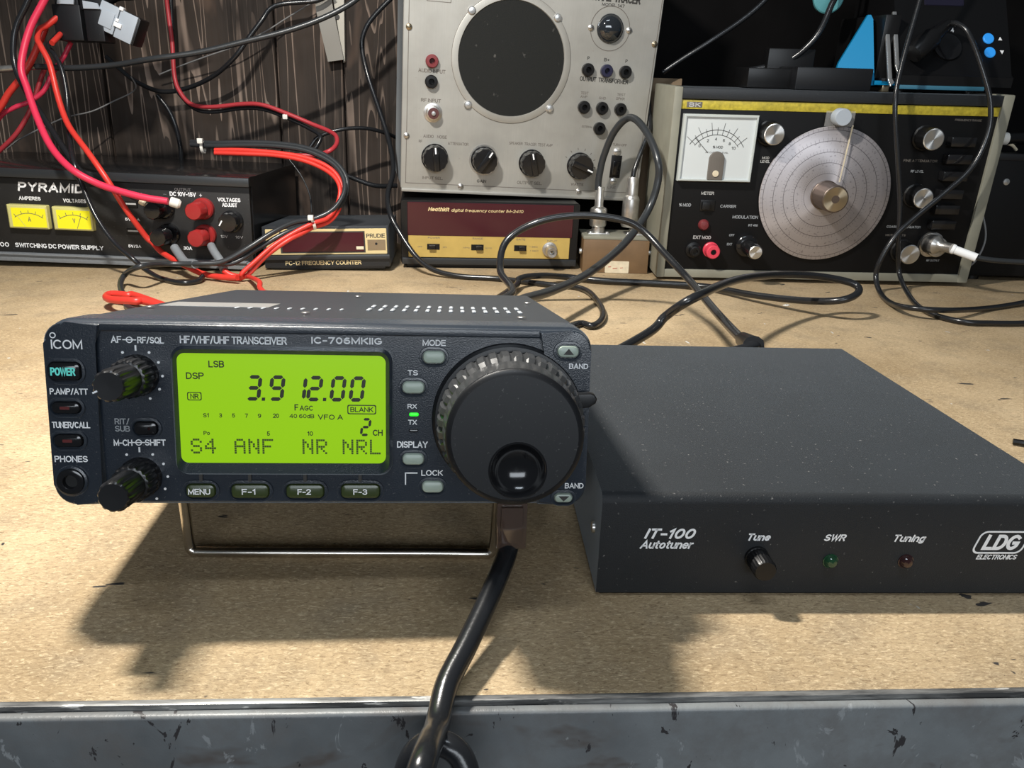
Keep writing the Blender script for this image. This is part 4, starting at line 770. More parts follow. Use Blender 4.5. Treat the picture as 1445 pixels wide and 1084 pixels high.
for u, v, ang in ((35, 35.3, 96), (87.2, 35.5, 58), (139.1, 35, 104), (192.7, 34.6, -20)):
    b = MB(); b.lathe(u, v, [(14, gd), (14, -3), (13.2, -4), (12.9, -14), (12, -15.2), (.01, -15.4)], 60, lambda k, j, t: -.45 * (j % 5 < 2) * (k in (2, 3)))
    a = math.radians(ang); ca, sa = math.cos(a), math.sin(a)
    b.prism([(u + ca * 12 + -sa * 3, v + sa * 12 + ca * 3), (u - ca * 12 - sa * 3, v - sa * 12 + ca * 3), (u - ca * 12 + sa * 3, v - sa * 12 - ca * 3), (u + ca * 12 + sa * 3, v + sa * 12 - ca * 3)], -18.5, -15, 1.2)
    kn = b.out('knob', 'bakelite', ST)
    b = MB(); b.line((u + ca * 5.5, v + sa * 5.5), (u + ca * 11.6, v + sa * 11.6), 1.5, -18.45, .25); b.out('pointer_mark', 'white', kn)
b = MB(); b.lathe(87.2, 35.5, [(15.8, gd), (15.8, gd - .4), (14.8, gd - .4)], 40, caps=False); b.out('groove', 'steel', sp)
b = MB(); b.box(228.4, 240.2, -2.4, -1.4, 23.6, 47.6, .4); sw = b.out('slide_switch', 'black', ST)
b = MB(); b.box(230, 238.6, -6.5, -2.2, 27, 42, .8); b.out('slider', 'bakelite', sw)
frame_b = MB(); frame_rect(frame_b, 22, 46, 181.8, 194, .6, gd); frame_b.out('label_frame', 'brownink', sp)
for s, u0, v0, u1, v1, m, bo in (('SIGNAL  TRACER', 183, 196.5, 239, 204.5, 'ink', .03), ('MODEL 147', 198.5, 192.2, 222.5, 195.2, 'ink', .02), ('AUDIO INPUT', 15.7, 117.2, 43, 121, 'brownink', .02), ('RF INPUT', 19.1, 89.5, 39.5, 93, 'brownink', .02), ('P', 189.2, 141, 191.6, 144.4, 'ink', .02), ('B+', 207.2, 141, 213.2, 144.2, 'ink', .02), ('P', 230.6, 141.2, 233, 144.4, 'ink', .02),
        ('OUTPUT  TRANSFORMER', 183.4, 120.4, 236.6, 125, 'ink', .01), ('TEST', 186, 107.4, 194.4, 110.2, 'brownink', .01), ('AMP', 186, 103.9, 193.6, 106.5, 'brownink', .01), ('GND', 206.3, 103.8, 214.2, 106.3, 'brownink', .01), ('TEST', 226, 108.4, 235.2, 111, 'brownink', .01), ('SPKR', 225.4, 104.3, 235, 107, 'brownink', .01), ('EXTERNAL', 191, 74.2, 203.2, 76.4, 'brownink', .01),
        ('AUDIO    NOISE', 22.5, 54.6, 47, 57.8, 'brownink', .01), ('RF', 18, 49.6, 21.6, 52.2, 'brownink', .01), ('ATTENUATOR', 48.3, 48.8, 70, 51.8, 'brownink', .01), ('INPUT SEL.', 22.7, 12.6, 44.6, 15.6, 'brownink', .02), ('GAIN', 81, 11.6, 91.2, 14.8, 'ink', .02), ('OUTPUT SEL.', 125, 12, 152.8, 15.4, 'brownink', .01), ('SPEAKER  TRACER  TEST AMP', 113.2, 52.6, 160.8, 55.6, 'brownink', 0), ('WATTS', 185.5, 13, 199.8, 16, 'brownink', .02), ('TURN-OFF', 228, 57.4, 244, 60, 'brownink', .01), ('LINE', 228, 11.6, 237.5, 14.2, 'brownink', .01)):
    text(s, u0, v0, u1, v1, m, sp, gd, 0, bo)
b = MB()
for a in range(-30, 175, 26): b.line((192.7 + 16.5 * math.cos(math.radians(a)), 34.6 + 16.5 * math.sin(math.radians(a))), (192.7 + 18.8 * math.cos(math.radians(a)), 34.6 + 18.8 * math.sin(math.radians(a))), .7, gd)
b.out('scale_mark', 'brownink', sp)

# ------------------------------------------------------------------ brown coaxial switch box
BX = thing('coaxial_box', 'small brown metal box with yellowed sticker and two cable sockets on top', 'metal box', (125.4, 824.3, 0, -.04, 0, 0))
b = MB(); b.box(0, 71, 0, 56, .2, 37, .8); b.out('case', 'brownpaint', BX)
b = MB(); b.box(-.6, 71.6, -.6, 56.6, 36, 39.4, .7); b.out('lid', 'cream', BX, 'dusty pale lid')
b = MB(); b.rr(24.6, 50.4, .4, 13.2, .8, [(0, -.25), (0, .1)], 3); stk = b.out('sticker', 'sticker', BX, 'yellowed paper sticker')
for u0, v0, u1, v1 in ((28, 6.2, 31, 7.6), (33, 4.6, 38, 6), (41, 5.4, 44, 6.6)): b = MB(); b.prism([(u0, v0), (u1, v0 + .4), (u1, v1), (u0, v1 - .3)], -.35, -.24); b.out('faded_mark', 'redink', stk)
for x in (-1, 72):
    b = MB(); b.xf = Matrix.Rotation(math.pi / 2, 4, 'Z'); b.lathe(9, 21.8, [(3, -x + (2.4 if x < 0 else -2.4)), (3, -x), (2.5, -x - (0 if x < 0 else 0))], 16); b.out('screw', 'alu', BX)
for x in (17.5, 58.5):
    b = MB(); b.box(x - 12, x + 12, 12, 35, 39.2, 41, .5); b.lathe(x, 24.5, [(7, 41), (7, 46), (6.2, 46), (6.2, 49)], 24, axis='z'); so = b.out('socket', 'steel', BX)
    for dx in (-9, 9): b = MB(); b.lathe(x + dx, 15, [(2, 41), (1.6, 42.4), (.01, 42.8)], 12, axis='z'); b.out('screw', 'alu', so)

# ------------------------------------------------------------------ signal generator
SG = thing('signal_generator', 'black-panelled signal generator with big silver dial disc and grey-beige sides', 'signal generator', (198.7, 793.9, 3, -.032, .07, -.006))
b = MB(); b.box(7, 324, 4, 92, 2, 185.5, .6); b.out('case', 'black', SG)
for u0, u1, nm in ((0, 8.4, 'side_panel'), (321, 331.8, 'side_panel')):
    b = MB(); b.box(u0, u1, -4, 94, 0, 187, 1.6); b.out(nm, 'cream', SG)
b = MB(); b.box(8, 322, -3, 60, .2, 8.6, 1.0); b.out('bottom_rail', 'cream', SG)
b = MB(); b.box(8, 321.5, -3.4, 60, 176, 186, 1.0); b.out('top_rail', 'case', SG)
b = MB(); b.box(8.3, 321.2, -1, 5, 8.4, 167, .3); gp = b.out('front_panel', 'deepblack', SG)
b = MB(); b.box(8.3, 321.2, -1.6, 5, 166.8, 175.2, .3); gy = b.out('colour_band', 'yellow', SG, 'olive yellow band')
b = MB(); b.box(13.6, 28.6, -1.9, -1.4, 168.4, 173.4, .1); lg = b.out('logo_plate', 'brownink', gy)
text('BK', 16, 168.8, 27, 172.8, 'dimwhite', lg, -1.92, 0, .04)
for u in (14, 318):
    b = MB(); b.lathe(u, 80, [(6, -8.6), (6, 1)], 16, axis='z'); b.out('foot', 'black', SG)
pd = -1.02
b = MB(); b.loft([[(u, d, v) for u, v in ((10.8 + i, 99.4 + i), (84 - i, 99.4 + i), (84.2 - i, 162.6 - i), (11.2 + i, 162.6 - i))] for i, d in ((0, -1), (0, -7.4), (.8, -8.6), (2.2, -8.6), (2.6, -6.2))], False, False)
mt = b.out('meter', 'clear', SG, 'square white panel meter')
b = MB(); b.box(12.4, 83, -6.6, -1, 101, 161); mc = b.out('scale_card', 'meterwhite', mt)
cu, cv = 45.5, 117; b = MB(); b.arc(cu, cv, 27, 36, 142, .45, -6.7, 24); b.arc(cu, cv, 31.5, 30, 146, .5, -6.7, 24)
for i, a in enumerate(range(40, 141, 10)): b.line((cu + 27 * math.cos(math.radians(a)), cv + 27 * math.sin(math.radians(a))), (cu + (38.5 if i % 2 == 0 else 34) * math.cos(math.radians(a)), cv + (38.5 if i % 2 == 0 else 34) * math.sin(math.radians(a))), .35, -6.7)
b.out('scale_mark', 'ink', mc)
for s, a in (('0', 135), ('2', 112), ('4', 92), ('6', 72), ('8', 55), ('10', 40)):
    u, v = cu + 23 * math.cos(math.radians(a)), cv + 23 * math.sin(math.radians(a)); text(s, u - 1 * len(s), v - 1.4, u + 1 * len(s), v + 1.4, 'ink', mc, -6.7)
text('% MOD', 42.5, 131.2, 52.5, 133.8, 'ink', mc, -6.7); text('RF CARRIER LEVEL', 36, 126.6, 58.5, 128, 'brownink', mc, -6.7)
b = MB(); b.line((38, 127), (24, 141), .5, -7.0); b.out('needle', 'ink', mt)
b = MB(); b.prism([(40, 101.5), (55, 101.5), (55, 122)] + [(47.5 + 7.5 * math.cos(math.radians(a)), 121 + 7.5 * math.sin(math.radians(a))) for a in range(15, 180, 15)] + [(40, 122)], -9.4, -6.6, .6); b.out('movement_cover', 'brownink', mt, 'greyish cover over the needle pivot')
b = MB(); b.lathe(47.6, 107.5, [(3.2, -9.2), (3, -10.2), (.01, -10.4)], 18); b.out('zero_screw', 'sticker', mt)
# dial disc (its own origin so the engraved circles centre on it)
DU, DV = 162.4, 88.4
dd = bpy.data.objects.new('tmp', None)
b = MB(); b.lathe(0, 0, [(65.6, 1.2), (66.2, .8), (66.2, -.4), (65.6, -.8), (.01, -.8)], 96); disc = b.out('dial_disc', 'disc', SG, 'large silver engraved dial disc'); disc.location = (DU * S, -4 * S, DV * S)
bpy.data.objects.remove(dd)
b = MB(); b.lathe(DU, DV, [(14.6, -4.6), (14.6, -6), (13.8, -6.5), (13.4, -8), (13.6, -29), (13.0, -31), (12.2, -31.6)], 64, lambda k, j, t: -.3 * (j % 4 < 2) * (k in (3, 4)), caps=True); kn = b.out('tuning_knob', 'bronzeside', SG)
def spun(parent, u, v, r, d, m='spun', ang=120, hl=None):
    bb = MB(); bb.lathe(0, 0, [(r, 1), (r, 0), (r * .92, -.5), (.01, -.35)], 40); c = bb.out('knob_cap', m, parent, ang=20); c.location = (u * S, d * S, v * S)
    return c
spun(kn, DU, DV, 12.6, -31.2, 'spunbrass')
b = MB(); b.prism([(148.4, 154.4), (176.4, 154.4), (176.4, 168.6), (148.4, 168.6)], -9.4, -7.4, .5); b.prism([(175.2, 154.4), (176.4, 154.4), (176.6, 104), (175.6, 104)], -8.6, -7.6)
cur = b.out('cursor', 'clear', SG, 'clear cursor plate'); 
cl = mat('cursor_plastic', (.6, .6, .6), .1, trans=0.0, alpha=.18); cur.data.materials.clear(); cur.data.materials.append(cl)
b = MB(); b.prism([(175.2, 156), (176.6, 156), (173.4, 102), (172.4, 102)], -9.2, -8.6); b.out('hairline', 'sticker', cur, 'pale hairline')
b = MB(); b.lathe(160.5, 163.6, [(8, -9.4), (8, -20), (7.4, -21), (.01, -21)], 36); b.out('cursor_knob', 'paleplastic_glare', SG)
for u, v, r, dep, m in ((96.8, 146.6, 10.4, -20, 'black'), (252.2, 145.6, 10.6, -20, 'black'), (255.4, 89.6, 10.2, -20, 'black'), (254.8, 33, 10.4, -20, 'black')):
    b = MB(); b.lathe(u, v, [(r + 1.6, -1), (r + 1.6, -3), (r + .4, -4), (r + .2, dep + 1.5), (r - .4, dep)], 48, lambda k, j, t: -.35 * (j % 4 < 2) * (k in (2, 3))); kn = b.out('knob', m, SG); spun(kn, u, v, r - .5, dep)
b = MB(); b.lathe(89.8, 35.8, [(11, -1), (11, -8), (10, -9), (7.6, -10), (7.4, -36), (6.6, -37)], 40, lambda k, j, t: -.3 * (j % 4 < 2) * (k in (3, 4))); kn = b.out('knob', 'bakelite', SG, 'tall black knob with silver cap'); spun(kn, 89.8, 35.8, 6.6, -37)
b = MB(); b.line((82, 31), (85.2, 33), 1.2, -8.6, .4); b.out('pointer_mark', 'white', kn)
for i, v in enumerate((143, 126.5, 110, 92.5, 77, 61.5)):
    b = MB(); b.box(275.6, 300.4, -11, -1, v - 4.6, v + 4.6, 1.2); b.out('push_button', 'bakelite', SG)
b = MB(); b.lathe(44, 55.4, [(5.6, -1), (5.4, -4), (4, -5.8), (.01, -6.4)], 24); b.out('pilot_lamp', 'redjack', SG, 'dark red pilot lamp')
b = MB(); b.lathe(36, 29.6, [(8, -1), (8, -4), (5.4, -5), (5.2, -12), (3.2, -12.4), (2.4, -11)], 28, caps=True); b.lathe(36, 29.6, [(4.4, -12.2), (4.2, -13), (2.6, -13)], 20, caps=False); b.out('jack', 'black', SG, 'black jack')
b = MB(); b.lathe(54.4, 29.8, [(8, -1), (8, -3.4), (7.2, -4), (7.0, -13), (6.2, -14), (3, -14.1), (2.6, -12)], 32, caps=True); b.out('jack', 'hotred', SG, 'pinkish red jack')
b = MB(); b.lathe(54.4, 29.8, [(2.5, -14.3), (.01, -14.3)], 16); b.out('jack_hole', 'hole', SG)
b = MB(); b.box(38, 53, -2.2, -1, 69.5, 80.6, .4); sw = b.out('slide_switch', 'black', SG)
b = MB(); b.box(39.4, 47, -6, -2, 71.4, 78.8, .6); b.out('slider', 'soft', sw)
b = MB(); b.lathe(284, 40, [(13, -1), (13, -4), (10, -5), (10, -16), (9, -17)], 32, lambda k, j, t: -.5 * (j % 8 < 4) * (k == 1)); b.out('output_socket', 'steel', SG)
for s, u0, v0, u1, v1, m in (('METER', 38, 85.6, 51, 88.6, 'dimwhite'), ('% MOD', 16.8, 73.4, 29, 76.6, 'greyprint'), ('CARRIER', 59, 73, 75.2, 76, 'greyprint'), ('EXT MOD', 35, 40.6, 53.5, 44, 'dimwhite'), ('MODULATION', 73, 62.4, 99.2, 65.6, 'greyprint'), ('LEVEL', 93.4, 118, 103, 120.6, 'dimwhite'), ('MOD', 94.5, 121.6, 101.8, 124, 'dimwhite'),
        ('INT 400', 90.6, 54.6, 100.2, 57, 'greyprint'), ('OFF', 72, 44, 77.5, 46.4, 'greyprint'), ('EXT', 71, 34.6, 76.5, 37, 'greyprint'), ('FREQUENCY RANGE', 279.5, 161.8, 306, 163.8, 'brownink'), ('FINE ATTENUATOR', 237, 122.2, 271.4, 124.6, 'brownink'), ('RF LEVEL', 246.7, 112, 260, 114.4, 'greyprint'), ('COARSE ATTENUATOR', 234.3, 56.2, 270, 58.6, 'greyprint'), ('MICROVOLTS', 235, 47.6, 256, 49.8, 'brownink'), ('RF OUTPUT', 284.2, 21.8, 298, 24, 'greyprint')):
    text(s, u0, v0, u1, v1, m, gp, pd, 0, .01)

# ------------------------------------------------------------------ soldering station on the generator
TOP = (197.5, 792.9, 189.4, -.032, .07, -.006)
SS = thing('soldering_station', 'black and blue soldering station with two blue buttons, on top of the signal generator', 'soldering station', TOP)
b = MB(); prof = [(0, 7), (0, 16), (4, 18), (56, 108), (130, 108), (130, 7)]
b.loft([[(222, y, z) for y, z in prof], [(335, y, z) for y, z in prof]]); b.out('case', 'deepblack', SS)
b = MB(); b.box(206, 222.2, 2, 126, 7, 13, .8); b.box(207, 222.5, 20, 126, 12, 70, 1); b.out('side_cover', 'black', SS)
b = MB(); b.box(222, 308, -1.5, 130, 3.4, 7.2, .6); b.out('base_plate', 'bluedim', SS, 'dull blue base plate')
for u in (230, 300):
    for y in (12, 118): b = MB(); b.lathe(u, y, [(5, .2), (5, 3.6)], 14, axis='z'); b.out('foot', 'black', SS)
SX = Matrix.Translation((0, 4, 18)) @ Matrix.Rotation(-.5236, 4, 'X')
def onslope(v): return (v - 18) / .866
for u, v in ((314, 51), (314.6, 38.4)):
    b = MB(); b.xf = SX; b.lathe(u, onslope(v), [(5.4, .2), (5.4, -1), (4.6, -1.6), (.01, -1.6)], 28); b.out('button', 'bluebtn', SS, 'lit blue round button')
for sgn, u, v in ((1, 326, 51.4), (-1, 327, 39)):
    b = MB(); b.xf = SX; s_ = onslope(v); b.prism([(u - 2, s_ - 1.8 * sgn), (u + 2, s_ - 1.8 * sgn), (u, s_ + 1.8 * sgn)], -.3, .1); b.out('arrow_mark', 'white', SS)
for s, u, v in (('4', 278.6, 58), ('3', 293, 58)): text(s, u - 1.6, onslope(v) - 2.2, u + 1.6, onslope(v) + 2.2, 'white', SS, -.05, 0, .02, SX)
b = MB(); b.xf = SX; b.rr(252, 292, onslope(80), onslope(104), 1.5, [(.5, -.8), (0, .2)], 3); b.out('display', 'screen', SS, 'dark display')
b = MB(); b.xf = SX; b.lathe(272, onslope(42), [(14, .2), (13.6, -2), (10, -3)], 30); b.out('iron_socket', 'gloss', SS)
for u, s0, s1 in ((212, -8, 52), (220, 6, 62)):
    b = MB(); b.xf = SX; b.box(u - 2, u + 2, -3.4, -1, s0, s1, .6); b.prism([(u - 2, s0), (u + 2, s0), (u + 4, s0 - 4), (u, s0 - 8)], -3.2, -1.4, .3); b.out('metal_strip', 'alu', SS, 'bright metal strip')
b = MB(); A = [(201, 4, 6), (201, 34, 66), (199, 36, 70), (196, 36, 70), (174, 33, 26), (168, 28, 6)]
b.loft([A, [(u + 2, y + 8, v) for u, y, v in A]]); b.box(200, 222, 2, 24, 6.4, 10.4, .6); b.out('blue_side', 'bluefin', SS, 'bright blue curved side piece')
b = MB(); b.box(209, 216, 4, 12, .2, 6.4, .6); b.out('foot', 'brass', SS)

TB = thing('black_tray', 'low black box on the signal generator, left of the blue soldering station', 'box', TOP)
b = MB(); b.box(121, 196, 0, 50, .2, 21, 1.6); b.out('body', 'soft', TB)
b = MB(); b.box(78, 122, 14, 60, 0.6, 19, 1.2); b.box(108, 156, 52, 70, 1, 38, 1.4); b.out('back_part', 'black', TB)

CB = thing('cardboard_scrap', 'scrap of brown cardboard behind the signal generator, beside the tracer', 'cardboard', (196, 905, 0, -.1, 0, 0))
b = MB(); b.box(0, 40, 0, 10, 0.2, 203, .6); b.out('panel', 'card', CB)
EC = thing('equipment_case', 'plain black case at the right edge, behind the signal generator', 'equipment case', (551, 822, 0, -.03, 0, 0))
b = MB(); b.box(0, 240, 0, 150, 5, 137, 3); b.out('body', 'deepblack', EC)
b = MB(); b.box(2, 238, -.8, 2, 129, 136, .8); b.out('top_rim', 'soft', EC)
b = MB(); b.lathe(26, 107, [(3.6, 0), (3.4, -1.2), (.01, -1.8)], 18); b.out('screw', 'alu', EC)
b = MB()
for x in (20, 220):
    for y in (15, 135): b.lathe(x, y, [(8, 0), (8, 6)], 16, axis='z')
b.out('foot', 'black', EC)

# ------------------------------------------------------------------ things on and near the wall
BR = thing('wall_bracket', 'bent beige metal bracket screwed to the dark board wall', 'bracket', (0, 1000, 0, 0, 0, 0))
b = MB(); b.prism([(-178, 300), (-160, 300), (-157.5, 272), (-147, 216), (-166, 213), (-177, 268)], -6, -4, .4); b.out('front_plate', 'bracket', BR)
b = MB(); b.prism([(-160, 300), (-144, 300), (-145, 279), (-146.5, 215), (-148, 213)], -2, 9, .4); bp_ = b.out('wall_plate', 'lightbracket', BR)
b = MB(); b.lathe(-153.5, 262, [(3, -2.4), (2.6, -2.8), (.01, -2.9)], 16); b.out('screw', 'ink', bp_)
PC = thing('power_connector', 'black block of power connectors hanging in the wires at upper left', 'connector', (0, 868, 0, 0, 0, 0))
b = MB(); b.box(-414, -387, 0, 26, 217, 250, 1.2); b.box(-412, -389, 3, 23, 249, 290, 1); b.out('housing', 'soft', PC)
b = MB(); b.box(-384, -366.5, 1, 26, 217, 247, 1.2); b.box(-388, -367, 4, 23, 246, 290, 1); b.out('housing', 'soft', PC)
b = MB(); b.prism([(-408, 250), (-392, 250), (-388, 268), (-404, 268)], -1.4, .8, .4); b.prism([(-383, 246.6), (-367, 246.6), (-369, 252), (-383, 254)], -1.2, 1.4, .4); b.out('latch', 'paleplastic_glare', PC, 'pale shiny latch')
FX = thing('ferrite_clamp', 'black hinged plastic clamp with latch, lids painted pale as a reflection, tilted on the wires at upper left', 'clamp', (-353, 872, 234, 0, 0, .42))
b = MB(); b.box(-20, 19, 0, 24, -13.5, 14, 1.6); b.out('body', 'black', FX)
b = MB(); b.box(-20, -1.4, -2.4, 2, -12, 15, 1); b.box(-17, -4, -3.4, -2, -8, 8, .6); b.out('lid', 'paleplastic_glare', FX)  # pale lid colour imitates overhead light reflected off black plastic
b = MB(); b.box(-.6, 17, -2.4, 2, -13, 14.6, 1); b.out('lid', 'paleplastic_glare', FX)
b = MB(); b.box(-2.6, 5, -4.4, -2, -3, 1.4, .4); b.box(-2.2, 1, -4, -2, 2, 5, .4); b.box(-2, 2, -3.6, 2, 13.6, 17, .5); b.out('latch', 'white', FX, 'white latch')
b = MB(); b.tube([(-24, 10, 14), (-14, 12, 26), (0, 12, 34), (22, 12, 52), (40, 12, 70)], 7, 14); b.out('wire_sleeve', 'black', FX)
TT = thing('hanging_tag', 'round teal plastic disc hanging at the top edge, above the black tray', 'tag', (366, 852, 282, -.05, .1, 0))
b = MB(); b.lathe(0, 0, [(14, 3), (15.2, 2), (15.2, -2), (14, -3), (.01, -3.4)], 40); b.out('disc', 'teal', TT)
b = MB(); b.tube([(0, 1, 12), (0, 1, 40), (1, 1, 80)], 1.6, 8); b.out('string', 'black', TT)

# ------------------------------------------------------------------ cables and wires
def cable(key, name, label, m, r, cat='cable', group=None, n=12, r1=None):
    bb = MB(); bb.tube(CAB[key], r, n, True, 7, r1); o = bb.out(name, m, None, ang=60); tag(o, label, cat, group); return o
def strand(key, name, m, r, parent, label=None):
    bb = MB(); bb.tube(CAB[key], r, 10, True, 6); return bb.out(name, m, parent, label, ang=60)
def along(pa, pb, prof, m, name, parent, n=24, label=None, mod=None):      # turned piece from point pa to pb; prof (radius, fraction)
    bb = MB(); a, c = Vector(pa), Vector(pb); L_ = (c - a).length
    q = (c - a).to_track_quat('Z', 'Y').to_matrix().to_4x4(); bb.xf = Matrix.Translation(a) @ q
    bb.lathe(0, 0, [(r_, f * L_) for r_, f in prof], n, mod, axis='z'); return bb.out(name, m, parent, label)
def tie(p, d, r, parent, tail=(0, 0, 4)):
    bb = MB(); p = Vector(p); d = Vector(d).normalized(); q = d.to_track_quat('Z', 'Y').to_matrix().to_4x4(); bb.xf = Matrix.Translation(p) @ q
    bb.lathe(0, 0, [(r, -1.4), (r + .8, -1.4), (r + .8, 1.4), (r, 1.4)], 20, axis='z', caps=False); bb.xf = Matrix.Translation(p)
    bb.box(-2.6, 2.6, -r - 4, -r + .6, -1 + tail[2], 4 + tail[2], .6); return bb.out('cable_tie', 'tie', parent, 'white cable tie')

o = cable('mic', 'microphone_cable', 'thick black cable from under the transceiver, curling over the bench front edge', 'rubber', 3.35, n=16)
b = MB(); b.box(10.6, 20.6, 221, 231, 20, 37, .9); b.box(12, 19, 219.6, 221.4, 23, 36, .4); b.out('modular_plug', 'plug', o, 'smoky clear modular plug')
o = cable('thick', 'coaxial_cable', 'thick black coaxial cable arching up to the left socket of the brown box', 'greyjacket', 3.7, n=16)
p = CAB['conn1']; along((p[0][0], 848, 47), (p[0][0], 848, 89), [(8.2, 0), (9.4, .04), (9.4, .42), (8.4, .46), (5.2, .5), (4.8, .54), (4.6, .98), (4.2, 1)], 'steel', 'coaxial_plug', o, 28, 'nickel plug', lambda k, j, t: -.4 * (j % 2) * (k in (1, 2)))
o = cable('right', 'coaxial_cable', 'black coaxial cable rising beside the right edge of the silver tracer', 'rubber', 2.6, n=14)
p = CAB['conn2']; along((p[0][0] - 1, 848, 47), (178.6, 848, 100), [(8.2, 0), (9.2, .04), (9.0, .55), (8.2, .6), (6.6, .64), (6.2, .96), (5.2, 1)], 'steel', 'coaxial_plug', o, 28, 'dull nickel plug', lambda k, j, t: -.35 * (j % 2) * (k in (1, 2)))
o = cable('loop', 'coaxial_cable', 'glossy black cable looping high behind the transceiver down to the rear of the tuner', 'rubber', 2.9, n=14)
along(CAB['loop'][-3], CAB['loop'][-2], [(3, 0), (4.6, .2), (5.6, .8), (6.2, 1)], 'black', 'strain_relief', o, 16)
cable('left', 'mains_cable', 'black cord running down between the two counters and curling on the bench behind the transceiver', 'rubber', 2.7, n=12)
o = cable('flat', 'control_cable', 'black cable in a wide flat loop on the bench behind the tuner', 'rubber', 3.1, n=14)
cable('P', 'station_cable', 'black cable hanging straight down in front of the silver dial generator', 'rubber', 2.3)
o = cable('Q', 'station_cable', 'black cable curving from the soldering station across the generator knobs', 'rubber', 2.5)
q = CAB['Q'][0]; along((q[0] - 34, q[1] - 9, q[2] - 29), (q[0] + 1, q[1], q[2] + 1), [(9, 0), (10, .1), (10, .5), (7.5, .6), (5, .95), (3, 1)], 'black', 'plug', o, 24)
o = cable('coaxR', 'coaxial_lead', 'grey coaxial lead plugged into the generator output, leaving to the right', 'greyjacket', 2.6)
along(CAB['bncplug'][0], CAB['bncplug'][2], [(8.5, 0), (9.5, .05), (9.5, .4), (7, .5), (5, .6), (5, 1)], 'steel', 'coaxial_plug', o, 24)
along(CAB['bncferrule'][0], CAB['bncferrule'][1], [(4.6, 0), (5, .04), (4.8, .12), (4.2, .14), (4.2, 1)], 'white', 'ferrule', o, 20, 'white ferrule')
cable('thinR', 'thin_wire', 'thin grey wire arching beside the right side of the signal generator', 'greywire', 1.0, 'wire')
o = cable('tube', 'jack_plug', 'black jack plug with white tip lying on the black case at right edge', 'black', 6.5, 'plug', n=16)
along(CAB['tube'][0], (CAB['tube'][0][0] - 7, CAB['tube'][0][1], CAB['tube'][0][2]), [(6.6, 0), (6.4, .8), (5, 1)], 'tie', 'tip', o, 16)
b = MB(); p = CAB['tube'][0]; b.tube([(p[0] - 3, p[1] + 2, p[2] - 4), (p[0] + 6, p[1] - 2, p[2] - 6), (p[0] + 14, p[1], p[2] - 11)], 1.6, 8); b.out('clip', 'sticker', o)

LW = 'heavy leads from the upper left wires to the power supply'
o = cable('pink', 'power_lead', 'pinkish red lead with crimped lug ending on the upper red post', 'pinkwire', 3.3, 'wire', LW)
l_ = CAB['lug1']; along(l_[0], l_[2], [(4.2, 0), (4.6, .1), (4.6, .8), (3, 1)], 'tie', 'crimp_lug', o, 14, 'pale crimped lug')
o = cable('pinkblk', 'power_lead', 'black lead beside the pinkish one, ending on the upper black post', 'rubber', 2.9, 'wire', LW)
l_ = CAB['lug2']; along(l_[0], l_[1], [(3.4, 0), (3.6, .1), (3.6, .8), (2.4, 1)], 'sticker', 'crimp_lug', o, 14)
cable('redl', 'power_lead', 'bright red lead crossing the power supply front behind its lower black post', 'redwire', 2.8, 'wire', LW)
cable('redlblk', 'power_lead', 'black lead next to the bright red one, dropping past the voltage meter onto the bench', 'rubber', 2.3, 'wire', LW)
cable('hairtop', 'red_wire', 'short red wire folded back on itself on the bench behind the transceiver', 'redwire', 3.0, 'wire')
o = thing('supply_cable', 'tied bundle of red and black supply wires looping from supply posts over the small counter', 'cord')
strand('blk1', 'black_wire', 'greyjacket', 2.5, o); strand('blk2', 'black_wire', 'greyjacket', 2.4, o); strand('red1', 'red_wire', 'redwire', 2.2, o); strand('red2', 'red_wire', 'redwire', 2.2, o)
i_ = 12; p = (Vector(CAB['blk1'][12]) + Vector(CAB['red1'][5])) / 2; tie(p, Vector(CAB['blk1'][13]) - Vector(CAB['blk1'][11]), 5.6, o, (0, 0, 5))
p = (Vector(CAB['blk1'][22]) + Vector(CAB['red1'][-1])) / 2; tie(p, (1, 0, .05), 5.2, o, (0, 0, 5))
strand('tapeB', 'taped_end', 'tape', 4.2, o, 'end wrapped in grey tape'); strand('tapeR', 'taped_end', 'tape', 4.0, o, 'end wrapped in grey tape'); strand('redtail', 'red_wire', 'redwire', 3.0, o)
o = thing('twin_cable', 'dull red and black twin cord draped across the board wall at upper left', 'cord')
strand('ur', 'red_wire', 'dimred', 2.4, o); strand('urb', 'black_wire', 'rubber', 2.2, o)
tie((Vector(CAB['ur'][9]) + Vector(CAB['urb'][8])) / 2, (1, -.2, -.3), 3.6, o, (0, 0, -3))
o = cable('coaxL', 'coaxial_cable', 'long grey-black cable stretched across the upper left, in front of the board wall', 'greyjacket', 2.9, n=14)
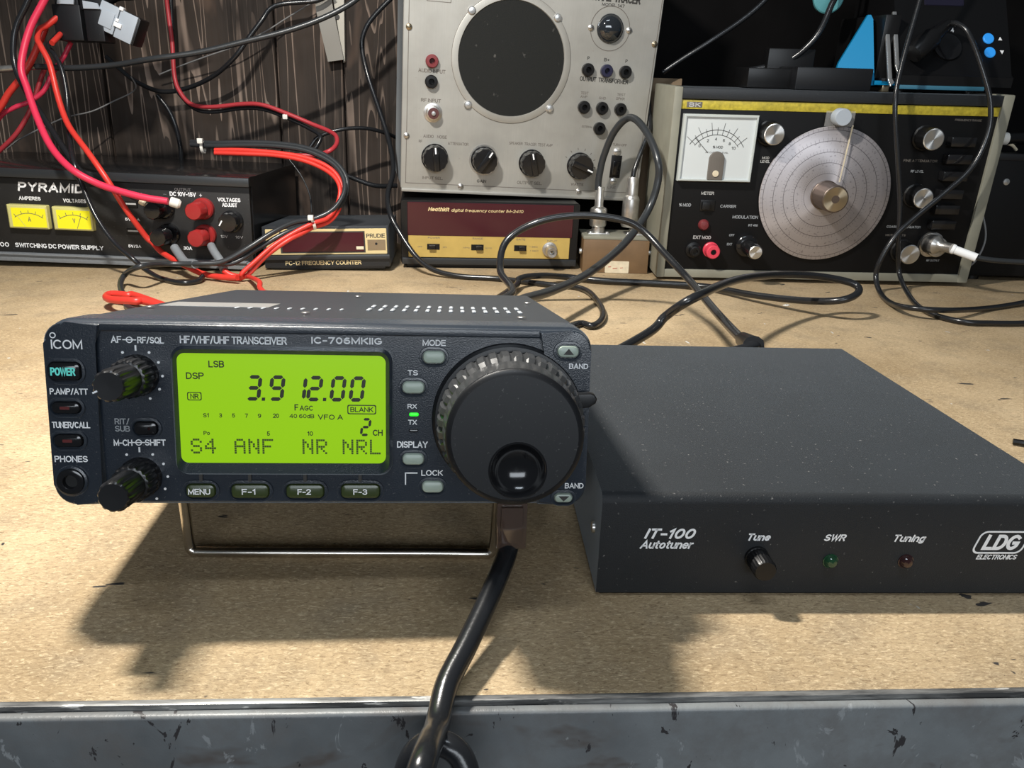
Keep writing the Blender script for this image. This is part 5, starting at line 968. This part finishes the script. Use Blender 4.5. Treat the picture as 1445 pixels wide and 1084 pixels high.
c_ = CAB['coaxL']; along(c_[0], c_[2], [(3.3, 0), (3.5, .1), (3.3, .95), (3, 1)], 'steel', 'ferrule', o, 16, 'silvery end sleeve')
cable('bk12', 'black_cable', 'black cable sagging along the board wall below the long grey cable', 'rubber', 2.6)
cable('bkdrop', 'black_cable', 'black cable end dropping down the wall left of the twin cord', 'rubber', 2.6)
cable('thinA', 'thin_wire', 'thin grey wire slanting up to the beige wall bracket', 'greywire', .8, 'wire')
cable('thinB', 'thin_wire', 'thin grey wire with hooked end crossing low over the board wall', 'greywire', .8, 'wire')
cable('bkcord', 'black_cable', 'black cord bowing from the twin cord toward the silver tracer', 'rubber', 2.2)
cable('fcback', 'black_cable', 'black cable leading back above the small counter', 'rubber', 2.8)
cable('fcthin', 'thin_wire', 'thin dark wire rising behind the cable tie on the small counter', 'greyjacket', .8, 'wire')
RG = 'red wires leaving to the left'
cable('ra', 'red_wire', 'red wire leaving the left edge, uppermost of three', 'redwire', 3.2, 'wire', RG)
cable('rb', 'red_wire', 'red wire leaving the left edge, middle of three', 'pinkwire', 2.4, 'wire', RG)
cable('rc', 'red_wire', 'dull red wire leaving the left edge, lowest of three', 'dimred', 2.4, 'wire', RG)
cable('rs', 'red_wire', 'short orange-red wire stub just left of the black connectors', 'redwire', 2.6, 'wire')
cable('c13', 'black_cable', 'black cable passing in front of the teal disc, above the generator', 'rubber', 3.2)
cable('c14', 'black_cable', 'black cable slanting across the dark wall right of the silver tracer', 'rubber', 2.6)

# ------------------------------------------------------------------ small bits on the bench
for k, (x, y, r, lab) in enumerate(((294, 678, 3.2, 'white paint chip on the bench behind the tuner'), (226, 452, 1.6, 'tiny white crumb beside the right side of the tuner'))):
    b = MB(); b.lathe(x, y, [(r, .1), (r * 1.1, .5), (r * .6, 1.1), (.01, 1.2)], 9, lambda k_, j, t: .4 * r * math.sin(2 * t + k), axis='z'); tag(b.out('paint_chip', 'crumb'), lab, 'chip')
b = MB(); b.tube([(287, 357, 2), (292, 354, 2.2), (303, 349, 2)], 1.6, 8); tag(b.out('wire_offcut', 'black'), 'short dark wire offcut at the right edge of the bench', 'wire')
